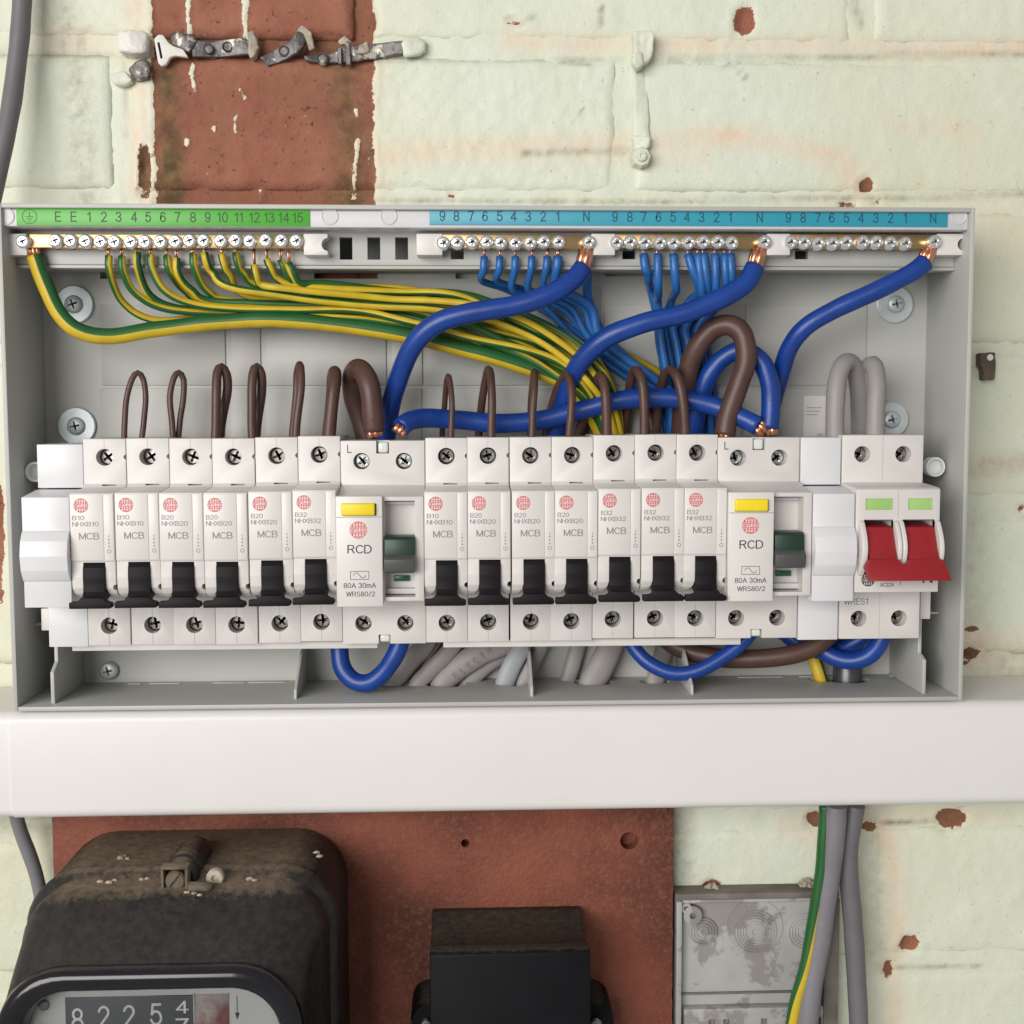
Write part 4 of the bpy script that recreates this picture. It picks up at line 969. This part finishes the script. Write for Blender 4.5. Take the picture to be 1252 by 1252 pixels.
# below the breakers
wire('neutral_cable', 'thick blue loop hanging under the first RCD', 'cable', [(416, 770, 30), (415, 795, 31), (419, 818, 33), (433, 833, 35), (452, 834, 37), (470, 821, 38), (484, 800, 39), (493, 775, 39)], 4.0, BL_, cb, n=20)
wire('neutral_cable', 'thick blue loop hanging under the right B32 breakers', 'cable', [(764, 770, 28), (774, 790, 30), (792, 810, 33), (820, 823, 36), (850, 821, 38), (880, 806, 39), (905, 788, 39), (925, 765, 39)], 3.2, BL_, cb, n=20)
wire('live_cable', 'thick brown cable bowing under the second RCD', 'cable', [(800, 770, 14), (830, 792, 18), (870, 803, 23), (915, 806, 28), (955, 803, 31), (990, 793, 32), (1015, 775, 32), (1030, 750, 30)], 4.3, [M_brown], n=20)
wire('neutral_cable', 'front one of two thick blue cables under the red switch', 'cable', [(985, 775, 24), (1000, 790, 26), (1018, 803, 29), (1042, 808, 33), (1064, 800, 36), (1078, 780, 38), (1084, 750, 38)], 3.9, BL_, cb, n=20)
wire('neutral_cable', 'rear one of two thick blue cables under the red switch', 'cable', [(955, 770, 10), (985, 792, 14), (1018, 796, 19), (1048, 783, 25), (1075, 762, 26)], 3.9, BL_, cb, n=20)
wire('earth_wire', 'short green and yellow wire dropping through the floor under the switch', 'wire', [(985, 780, 12), (995, 805, 15), (1002, 825, 17), (1006, 842, 17), (1008, 870, 17)], 3.0, [M_yel, M_grn], n=14, stripe=.5, phase=2.6)
wire('tail_cable', 'dark metallic grey cable sheath entering the floor under the switch', 'cable', [(1037, 770, 12), (1037, 800, 15), (1036, 830, 17), (1035, 870, 17)], 6.6, [mat('sheath_dark', (.10, .10, .11), .35, .6)], n=24)
gc = 'grey cables rising through the floor'
def gcab(label, pts, r, flat=.6, m=None, **kw): return wire('grey_cable', label, 'cable', pts, r, [m or M_grey], gc, n=18, flat=flat, **kw)
c1 = gcab('grey flat cable with dark printed letters leaning right from the floor', [(548, 880, 17), (540, 842, 17), (556, 820, 16), (585, 800, 15), (625, 780, 13), (650, 740, 9)], 5.6)
gcab('grey flat cable half hidden behind the left blue loop', [(470, 880, 17), (476, 842, 17), (492, 820, 16), (510, 800, 14), (540, 775, 11), (560, 740, 9)], 4.6)
gcab('pale grey cable rising just behind the printed one', [(500, 850, 9), (530, 822, 9), (560, 800, 9), (590, 780, 8), (620, 750, 8)], 4.2)
gcab('blue-grey upright cable left of the middle fin', [(612, 880, 18), (616, 842, 18), (625, 815, 17), (640, 785, 15), (652, 740, 11)], 4.4, m=mat('cable_bluegrey', (.33, .35, .37), .5))
gcab('slim grey cable touching the middle fin', [(634, 880, 17), (638, 842, 17), (650, 815, 15), (664, 785, 13), (680, 740, 10)], 3.4)
gcab('wide grey cable leaning right of the middle fin', [(722, 880, 18), (722, 842, 18), (735, 815, 16), (748, 785, 14), (762, 740, 10)], 6.0)
gcab('dim grey cable behind the right blue loop', [(800, 880, 17), (800, 842, 17), (806, 815, 14), (815, 785, 11)], 4.4)
gcab('grey cable behind the printed one, curving towards the first fin gap', [(565, 880, 12), (568, 842, 12), (590, 815, 11), (620, 795, 10), (650, 770, 8)], 4.6)
gcab('dusky grey cable close to the floor left of the printed one', [(505, 880, 19), (508, 842, 19), (524, 822, 18), (545, 800, 17), (565, 775, 14)], 3.8)
gcab('grey cable standing between the middle fin and the wide cable', [(690, 880, 12), (692, 842, 12), (700, 815, 11), (708, 785, 9)], 3.8)
wire('live_wire', 'thin brown wire seen between the grey cables', 'wire', [(505, 850, 12), (512, 825, 13), (528, 800, 14), (545, 775, 14)], 1.6, [M_brown])
g = Ink()
for k, ch in enumerate('ELECTRI'):
    px, py = 556+8.2*k, 826-6.2*k
    dd = 16.3 - .22*k + 3.75
    x, z = at(px, py, dd); g.text(ch, x, z, dd, h=2.5, rot=.62)
link('lettering', g.mesh(M_ink, 'lettering'), c1)
#==BELOW==
# ------------------------------------------------------------------ red board with the old meter and cut-out, below the trunking
BD = 10.5
bx0 = at(67, 1120, BD)[0]; bx1 = at(823, 1120, BD)[0]
cut = MB()
for px, py, r in ((569, 1031, 2.0), (769, 1028, 4.2)):
    x, z = at(px, py, BD); cut.cyl(x, z, BD-7, BD+3, r, n=22)
edge = [(bx0, -345), (bx1, -345)]
n = 60
edge = [(bx0 + .35*noise.noise(Vector((k*.9, 0, 1))), -345 + (tz0-.6+345)*k/n) for k in range(n+1)][::-1] + [(bx1 + (.45*noise.noise(Vector((k*.8, 3, 1))) if k < n-3 else -1.0*(k-n+3)*.4), -345 + (tz0-.6+345)*k/n) for k in range(n+1)]
me = boolean(MB().prism_d(edge, 1.0, BD, .35), cut, M_board)
o = link('meter_board', me); tag(o, 'dark red backing board with two drilled holes behind the old meter', 'board')
def rrect(x0, x1, z1, r, d, z0=-350, n=9, q=1.0):
    pts = [(x1, z0)]
    for k in range(n+1):
        a = k*math.pi/2/n; pts.append((x1-r+r*math.cos(a), z1-r*q+r*q*math.sin(a)))
    for k in range(n+1):
        a = math.pi/2 + k*math.pi/2/n; pts.append((x0+r+r*math.cos(a), z1-r*q+r*q*math.sin(a)))
    pts.append((x0, z0)); return [V(x, z, d) for x, z in pts]
mx1 = at(426, 1160, 14)[0]; mx0 = at(36, 1120, 62)[0]; mz = -173.6
meter = thing('electricity_meter', 'old dusty black electricity meter with white number dial', 'electricity meter', V((mx0+mx1)/2, -345, BD))
def lp(ins, z, r, d, q=1.0, l=None): return rrect(mx0+(ins if l is None else l), mx1-ins, z, r, d, q=q)
MB().loft([lp(.6, mz-.5, 23, BD+.1), lp(0, mz, 24, BD+3), lp(0, mz, 24, 54), lp(.8, mz-.8, 23.5, 56), lp(5, mz-5, 21, 56.6)]).build('rear_shell', M_bake, meter, 40)
SL = [lp(5, mz-5, 21, 57.6), lp(.5, mz-.3, 24, 58.4), lp(-.9, mz+1.0, 25, 59.6), lp(-1.0, mz+1.1, 25, 63), lp(.2, mz+.2, 24.5, 65.5), lp(2.6, mz-1.6, 23.5, 67.5, l=2), lp(3.4, mz-2.0, 23, 73, l=2), lp(5.2, mz-2.8, 22, 78, l=2.5), lp(8.0, mz-6.0, 22, 82, l=3), lp(9.2, mz-14, 23, 90, l=2), lp(10, mz-22.5, 26, 98, l=.6), lp(10.4, mz-24.5, 27, 100, l=.4)]
MB().loft(SL, True, False).build('front_shell', M_bake, meter, 40)
BL0 = -9.4
def bz(ins, z, r, d): return lp(ins, z, r, d, l=ins+BL0)
BZ = [bz(9.6, mz-24.0, 27, 98.5), bz(9.2, mz-23.6, 27, 101), bz(9.8, mz-24.2, 26.5, 104), bz(11.6, mz-26, 25, 105.6), bz(14.4, mz-29, 23, 105.8), bz(17.2, mz-32, 20.5, 104.6), bz(18.7, mz-33.4, 20, 101), bz(19.2, mz-34.0, 20, 93)]
MB().loft(BZ, False, False).build('window_bezel', M_bezel, meter, 50)
MB().loft([bz(14, mz-29, 22, 91.5), bz(14, mz-29, 22, 92.5)]).build('dial_plate', M_dial, meter)
DD = 92.5
rx0, rz1 = at(80, 1219, DD); rx1, _ = at(237, 1217, DD)
MB().box(rx0, rx1, -350, rz1, DD-.3, DD+.6, .15).build('register', M_dialdark, meter)
qx0 = at(240, 1218, DD)[0]; qx1 = at(280, 1218, DD)[0]
MB().box(qx0, qx1, -350, rz1+.2, DD-.3, DD+.3, .1).build('red_register', M_dred, meter)
MB().box(rx1-.1, rx1+.35, -350, rz1+.6, DD, DD+.9, .1).build('divider', M_dial, meter)
g = Ink()
for ch, px, py in (('8', 95, 1246), ('2', 127, 1243), ('2', 158, 1242), ('5', 191, 1240), ('4', 223, 1231)):
    x, z = at(px, py, DD+.65); g.text(ch, x, z, DD+.65, h=8.2 if ch != '4' else 4.6, w=4.0 if ch != '4' else 4.2, wt=.12)
x, z = at(223, 1254, DD+.65); g.text('7', x, z, DD+.65, h=5.5, w=4.2)
g.build('digits', M_digit, meter)
x, z = at(54, 1229, DD+.6); MB().lathe(x, z, [(2.2, DD), (2.2, DD+.8), (1.6, DD+1.3), (0, DD+1.4)], 18).build('dial_screw', M_dsteel, meter)
g = Ink(); x, z = at(290, 1226, DD+.1); g.line(x, z+3, x, z-5, .35, DD+.04); g.quad([(x-1, z-4), (x+1, z-4), (x, z-7)], DD+.05); g.build('arrow', M_inkb, meter)
g = Ink(); x, z = at(262, 1228, DD+.35); g.line(x-4, z+1.5, x+4, z+1.5, .8, DD+.35); g.line(x, z+1.5, x, z-4, 1.0, DD+.36); g.build('register_mark', M_dred, meter)
MB().loft([bz(18.2, mz-33.2, 20, 98.6), bz(18.2, mz-33.2, 20, 99.4)]).build('glass', M_glass, meter)
# sealing boss with slotted screw, wire bow and lead seal
sx, sz = at(222, 1066, 66); sz = mz+.5
MB().lathe(sx+.4, sz-1.4, [(0, 33), (4, 34), (6.5, 37), (7.6, 42), (7.9, 56), (8.4, 58), (8.4, 64), (7.4, 65), (7.2, 70), (6.0, 71.5), (0, 71.5)], 26).build('seal_boss', M_bake, meter, 40)
h = MB().lathe(sx-.6, sz-.5, [(4.2, 71), (4.2, 75.2), (3.6, 76), (0, 76)], 20)
c = MB(); c.prism_d([(sx-.6+a*math.cos(.9)-b*math.sin(.9), sz-.5+a*math.sin(.9)+b*math.cos(.9)) for a, b in ((-6, -.5), (6, -.5), (6, .5), (-6, .5))], 74.8, 80)
link('seal_screw', boolean(h, c, M_bdust), meter)
m = MB(); m.box(sx-6, sx-4.8, sz-5.6, sz+4.8, 71, 77, .3); m.box(sx+3.8, sx+5.0, sz-5.6, sz+4.8, 71, 77, .3); m.box(sx-6, sx+5, sz+4.85, sz+5.9, 71, 77, .3)
m.build('wire_bow', M_bdust, meter)
a = V(sx+5.5, sz-1.8, 78); b = V(sx+15.0, sz-2.6, 77.5)
bm_obj('lead_seal', tube_bm([a, (a+b)/2, b], 2.0, 12), M_bdust, meter)
x, z = at(263, 1073, 72)
ws = MB().lathe(x, z, [(3.6, 70), (3.6, 72.6), (3.1, 73.2), (1.5, 73.2), (1.2, 71.8), (0, 71.8)], 16)
tag(ws.build('plastic_washer', M_rubble), 'pale round washer lying on the dusty meter top beside the seal', 'washer')
# crumbs of plaster lying on the meter
def crumb(px, py, d, r, label, cat, zz=None, name='plaster_crumb', m=None, n=10, group=None):
    x, z = at(px, py, d)
    if zz is not None: z = zz
    b = bmesh.new(); bmesh.ops.create_icosphere(b, subdivisions=2, radius=r/1000)
    sd = random.uniform(0, 50); sx_, sy_, sz_ = random.uniform(.8, 1.4), random.uniform(.6, 1), random.uniform(.45, .8)
    for v in b.verts:
        k = 1 + .55*noise.noise(v.co*900/r + Vector((sd, 0, 0))); v.co = Vector((v.co.x*sx_*k, v.co.y*sy_*k, v.co.z*sz_*k)) + V(x, z, d)
    for f in b.faces: f.smooth = False
    o = bm_obj(name, b, m or M_rubble); tag(o, label, cat, group); return o
for px, d, r in ((148, 48, 1.0), (152, 46, .8), (157, 49, .7), (388, 45, .9), (392, 50, 1.0), (180, 68, .8), (122, 70, .8), (133, 71, .9), (140, 69, .7), (305, 70, 1.0), (311, 72, .8), (228, 80, .8), (236, 81, .8), (244, 82, .7), (173, 69, .8)):
    x = at(px, 1080, d)[0]; top = mz if d < 57 else (mz+.1 if d < 66 else mz-1.9 - max(0, (d-73))*.2)
    b = bmesh.new(); bmesh.ops.create_icosphere(b, subdivisions=1, radius=r*1.15/1000)
    sd = random.uniform(0, 50)
    for v in b.verts:
        k = 1+.6*noise.noise(v.co*800+Vector((sd, 0, 0))); v.co = Vector((v.co.x*1.5*k, v.co.y*k, v.co.z*.7*k)) + V(x, top+.4, d)
    o = bm_obj('plaster_crumb', b, M_rubble); tag(o, 'small pale crumb of plaster lying on the dusty meter top', 'crumb', 'crumbs on the meter')
# cut-out
kx0 = at(527, 1150, 40)[0]; kx1 = at(716, 1150, 40)[0]
ko = thing('cutout_box', 'small dusty black fuse cut-out on the red board right of the meter', 'cut-out', V((kx0+kx1)/2, -345, BD))
b = MB().prism_x([(-213.5, BD), (-213.2, 16), (-215.6, 24), (-216.6, 36), (-215.6, 48), (-212.4, 54), (-212.2, 59.5), (-213.6, 61.5), (-350, 63), (-350, BD)], kx0, kx1, .7)
b.build('carrier', M_bake2, ko, 40)
for px in (525, 728):
    x, z = at(px, 1248, 34); m = MB().lathe(x, z, [(8.5, BD), (8.5, 32), (7.5, 34), (0, 34)], 28); m.box(x-8.4, x+8.4, -350, z, BD, 33.8, .4)
    e = m.build('ear', M_bake2, ko, 40)
    h = MB().lathe(x+(-1.5 if px < 600 else 0), z-1, [(2.9, 33.5), (2.9, 35.4), (2.2, 36.4), (0, 36.7)], 18).build('ear_screw', M_dsteel, ko)
# grey pattress with knockout rings
px0 = at(827, 1150, 12)[0]; px1 = at(1026, 1150, 12)[0]; pz = at(920, 1101, 12)[1]
pa = thing('pattress_box', 'grimy grey plastic pattress box with ring knockouts on the wall', 'pattress', V((px0+px1)/2, -345, 1))
z2 = at(920, 1213, 9)[1]
MB().box(px0, px1, -350, pz, -1, 7.5, .4).build('back_plate', M_pat, pa)
MB().box(px0, px0+2.6, -350, pz, 7.4, 12.5, .4).build('rim', M_pat, pa); MB().box(px1-7, px1, -350, pz, 7.4, 12.5, .5).build('rim', M_patd, pa)
MB().box(px0+2.65, px1-7.05, pz-1.6, pz+.0, 7.4, 10.5, .4).build('rim', M_pat, pa)
MB().box(px0-.3, px1+.2, pz+.05, pz+3.0, -1, 10.5, .5).build('dirt_ledge', M_patd, pa)
MB().box(px0+2.65, px1-7.05, z2-1.2, z2, 7.4, 8.4, .3).build('dark_groove', M_patd, pa)
c = MB()
for qx in (870, 888, 934, 1000): x = at(qx, 1248, 12)[0]; c.box(x-1.5, x+1.5, -352, at(920, 1246, 13)[1], 8, 20)
link('lower_plate', boolean(MB().box(px0+4, px1-7.1, -350, at(920, 1232, 12)[1], 7.4, 12.5, .5), c, M_pat), pa)
for qx, qy, r in ((860, 1139, 6.6), (923, 1139, 10.5), (985, 1139, 8.6)):
    x, z = at(qx, qy, 8); prof = [(r+.5, 7.4)]; k = r
    while k > r*.42: prof += [(k, 8.5), (k-.5, 8.6), (k-.75, 7.9), (k-1.0, 7.9)]; k -= 1.35
    prof += [(r*.36, 8.4), (r*.15, 8.5), (r*.12, 7.9), (0, 7.9)]
    MB().lathe(x, z, prof, 36).build('knockout_ring', M_pat, pa)
x, z = at(923, 1120, 7.5); MB().lathe(x, z-5, [(13.5, 7.4), (13.4, 8.0), (0, 8.05)], 36).build('raised_disc', M_pat, pa)
x, z = at(846, 1117, 8); MB().lathe(x, z, [(4.6, 7.4), (4.6, 10.5), (4.2, 10.8), (1.6, 10.8), (1.5, 8), (0, 8)], 20).build('screw_post', M_pat, pa)
x, z = at(838, 1108, 8); MB().lathe(x, z, [(2.6, 7.4), (2.6, 11), (1.2, 11), (1.1, 8), (0, 8)], 16).build('screw_post', M_pat, pa)
# cables below the trunking
wire('grey_cable', 'thicker pale grey cable dropping from the trunking across the grey pattress', 'cable', [(1022, 984, 24), (1019, 1020, 23), (1012, 1080, 21), (1003, 1140, 20), (993, 1200, 20), (985, 1260, 20), (980, 1310, 20)], 5.3, [mat('cable_lilacgrey', (.205, .195, .215), .5, bump=.05)], 'cables below the trunking', n=22)
wire('grey_cable', 'darker grey cable dropping along the right edge of the pattress', 'cable', [(1046, 984, 20), (1038, 1030, 18), (1038, 1070, 17), (1043, 1130, 16), (1047, 1190, 16), (1050, 1250, 16), (1053, 1310, 16)], 4.5, [M_dgrey], 'cables below the trunking', n=20)
wire('earth_cable', 'green and yellow earth cable beside the pale grey cable below trunking', 'cable', [(1009, 984, 23), (1007, 1030, 23), (1002, 1080, 22), (993, 1135, 21), (984, 1185, 21), (971, 1235, 20), (962, 1290, 20)], 2.9, [M_grn, M_yel], n=18, stripe=.36, phase=-3.6, twist=.019)
wire('grey_cable', 'dark grey cable hanging in the upper left corner of the wall', 'cable', [(30, -60, 10), (27, 0, 11), (24, 50, 12), (18, 100, 14), (8, 160, 18), (-6, 225, 22), (-20, 280, 26)], 4.1, [M_dgrey], n=20)
wire('grey_cable', 'thin grey cable below the left end of the trunking beside the meter', 'cable', [(18, 990, 18), (24, 1012, 16), (36, 1045, 13), (45, 1075, 11), (52, 1110, 9), (58, 1170, 8), (60, 1300, 8)], 3.1, [mat('cable_midgrey', (.20, .20, .21), .5)], n=18)

# ------------------------------------------------------------------ old hardware left on the brick
def plate(name, pts, d0, d1, m, parent=None, bev=.35, bend=0):
    mb = MB().prism_d([at(px, py, d1) for px, py in pts], d0, d1, bev)
    if bev:
        bmesh.ops.triangulate(mb.bm, faces=list(mb.bm.faces))
        for _ in range(3):
            es = [e for e in mb.bm.edges if e.calc_length() > .0016]
            if es: bmesh.ops.subdivide_edges(mb.bm, edges=es, cuts=1, use_grid_fill=False); bmesh.ops.triangulate(mb.bm, faces=list(mb.bm.faces))
        mb.bm.normal_update()
        for v in mb.bm.verts: v.co.y += .0011*math.sin(v.co.x*260+v.co.z*90); v.co += v.normal*(noise.noise(v.co*420)*.00042 + noise.noise(v.co*1100)*.00025)
    return mb.build(name, m, parent, 55)
def hw(name, label, cat, px, py, group=None): 
    x, z = at(px, py, 0); return thing(name, label, cat, V(x, z, 0), group)
s = hw('metal_strip', 'flat grey metal strip with two round studs in the bare brick joint', 'metal strip', 262, 75)
plate('strip', [(232, 50), (262, 49), (300, 47), (307, 52), (306, 67), (262, 69), (236, 70)], -1, 1.6, M_lead, s)
for px, py in ((255, 60), (278, 57)): x, z = at(px, py, 2); MB().lathe(x, z, [(2.4, 1), (2.4, 2.0), (2.0, 2.5), (1.6, 1.9), (0, 1.9)], 16).build('stud', M_lead, s)
tag(plate('paint_lump', [(303, 38), (309, 36), (313, 45), (316, 58), (311, 71), (306, 72), (304, 60)], -2, 3.6, M_rubble, None, .8), 'cream lump of old paint at the right end of the studded strip', 'paint lump')
s = hw('metal_strip', 'short tilted metal strip with one stud and a pointed top', 'metal strip', 345, 85)
plate('strip', [(318, 70), (330, 63), (352, 52), (364, 40), (371, 32), (376, 40), (372, 56), (366, 64), (345, 74), (327, 80)], -1, 2.2, M_lead, s)
x, z = at(347, 62, 3); MB().lathe(x, z, [(2.5, 1), (2.5, 2.8), (2.0, 3.3), (1.6, 2.7), (0, 2.7)], 16).build('stud', M_lead, s)
plate('folded_edge', [(362, 38), (369, 30), (380, 38), (384, 58), (378, 62), (374, 48), (370, 40)], 1.5, 4.2, M_rubble, s, .5)
s = hw('metal_strip', 'battered metal strip smeared with paint at the right of the bare brick', 'metal strip', 430, 80)
plate('strip', [(372, 69), (400, 66), (430, 57), (460, 52), (492, 50), (500, 56), (494, 66), (462, 70), (430, 76), (400, 76), (374, 75)], -1, 2.0, M_lead, s)
x, z = at(394, 72, 2); MB().lathe(x, z, [(2.8, .5), (2.8, 2.6), (2.3, 3.1), (1.6, 2.2), (0, 2.2)], 16).build('stud', M_lead, s)
for a in ((412, 58, 417, 78), (422, 50, 428, 80)): plate('raised_bar', [(a[0], a[1]), (a[2], a[1]), (a[2]+1, a[3]), (a[0]+1, a[3])], 1.5, 4.0, M_lead, s, .5)
plate('paint_smear', [(413, 50), (422, 44), (430, 51), (428, 54), (416, 55)], 1, 4.0, M_rubble, s, .5)
plate('paint_smear', [(440, 55), (448, 50), (452, 62), (446, 66), (436, 65)], 1.2, 2.9, M_rubble, s, .5)
tag(plate('strap_end', [(490, 52), (500, 46), (512, 44), (520, 50), (521, 60), (512, 67), (494, 70)], -1, 3.2, M_pclip, None, 1.0), 'rounded painted strap end right of the bare brick', 'strap')
tag(plate('painted_clip', [(142, 40), (150, 37), (176, 37), (180, 42), (178, 64), (170, 66), (144, 63)], -1, 8, M_wclip, None, 1.6), 'square white painted cable clip left of the bare brick', 'cable clip')
s = hw('strap_tag', 'white T-shaped metal tag with a dark slot beside the bare brick', 'tag', 200, 80)
m = MB().prism_d([at(px, py, 5) for px, py in [(188, 47), (193, 42), (199, 42), (206, 52), (212, 56), (224, 60), (230, 70), (214, 68), (208, 70), (203, 79), (197, 81), (193, 77)]], 2, 5, .6)
c = MB().prism_d([at(px, py, 5) for px, py in [(192, 52), (195, 51), (199, 71), (196, 72)]], 3.4, 8)
link('tag', boolean(m, c, M_wclip), s)
plate('slot_back', [(191.5, 51.5), (195.5, 50.5), (199.5, 71.5), (195.5, 72.5)], 3.0, 3.45, M_hole, s, 0)
tag(plate('metal_scrap', [(207, 42), (216, 38), (226, 42), (236, 40), (240, 52), (232, 66), (222, 60), (210, 54)], -1, 3.0, M_lead, None, .8), 'crumpled dark metal scrap beside the white slotted tag', 'metal scrap')
tag(plate('strap_end', [(131, 92), (138, 87), (150, 85), (158, 92), (162, 99), (150, 104), (138, 102)], -1, 4.0, M_pclip, None, 1.2), 'loose grey strap end drooping below the white painted clip', 'strap')
tag(plate('strap_piece', [(156, 84), (166, 75), (180, 72), (184, 84), (182, 96), (168, 98), (162, 97)], -1, 3.4, M_lead, None, .9), 'paint-caked strap piece between white clip and loose strap end', 'strap')
s = hw('pipe_clip', 'upper green-painted pipe clip high on the wall', 'pipe clip', 788, 75, 'painted pipe clips')
plate('clip_body', [(775, 37), (797, 36), (800, 40), (799, 66), (794, 74), (784, 78), (776, 72)], -1, 7, M_pclip, s, 1.5)
plate('lug', [(774, 64), (786, 62), (788, 78), (780, 84), (774, 78)], 0, 8.2, M_pclip, s, 1.0)
s = hw('pipe_clip', 'lower green-painted pipe clip with a hexagon nut', 'pipe clip', 785, 200, 'painted pipe clips')
x, z = at(784, 192, 5); MB().lathe(x, z, [(4.6, -1), (4.6, 5), (4.0, 6), (2.6, 6.2), (2.2, 7.6), (1.2, 7.9), (.8, 7.3), (0, 7.3)], 8).build('nut', M_pclip, s)
plate('clip_body', [(773, 166), (795, 166), (796, 178), (790, 184), (776, 184)], -1, 3, M_pclip, s, .9)
tag(plate('painted_strap', [(775, 80), (792, 82), (794, 168), (774, 168)], -2, -.15, M_pclip, None, .5), 'flat painted strap joining the two painted pipe clips', 'strap')
s = hw('wall_bracket', 'small brown bracket with a pale screw on the wall right of the enclosure', 'bracket', 1208, 460)
plate('bracket', [(1198, 432), (1218, 431), (1218, 446), (1216, 464), (1202, 465), (1201, 450), (1198, 447)], -1, 5, M_plugd, s, .6)
x, z = at(1211, 437, 6); MB().lathe(x, z, [(1.5, 4.8), (1.5, 5.8), (0, 6.2)], 14).build('screw', M_clear, s)
for nm, px, py in (('left', 871, 1092), ('right', 987, 1087)):
    t = hw('wall_plug', f'crumbled plug of plaster above the {nm} ring of the pattress', 'wall plug', px, py, 'crumbled wall plugs')
    for k in range(6):
        a = k*1.05; x, z = at(px + 6*math.cos(a), py + 6*math.sin(a), 4)
        b = bmesh.new(); bmesh.ops.create_icosphere(b, subdivisions=2, radius=.0022); sd = random.uniform(0, 50)
        for v in b.verts: v.co = v.co*(1+.6*noise.noise(v.co*500+Vector((sd, 0, 0)))) + V(x, z, random.uniform(1, 4))
        bm_obj('lump', b, M_rubble, t)
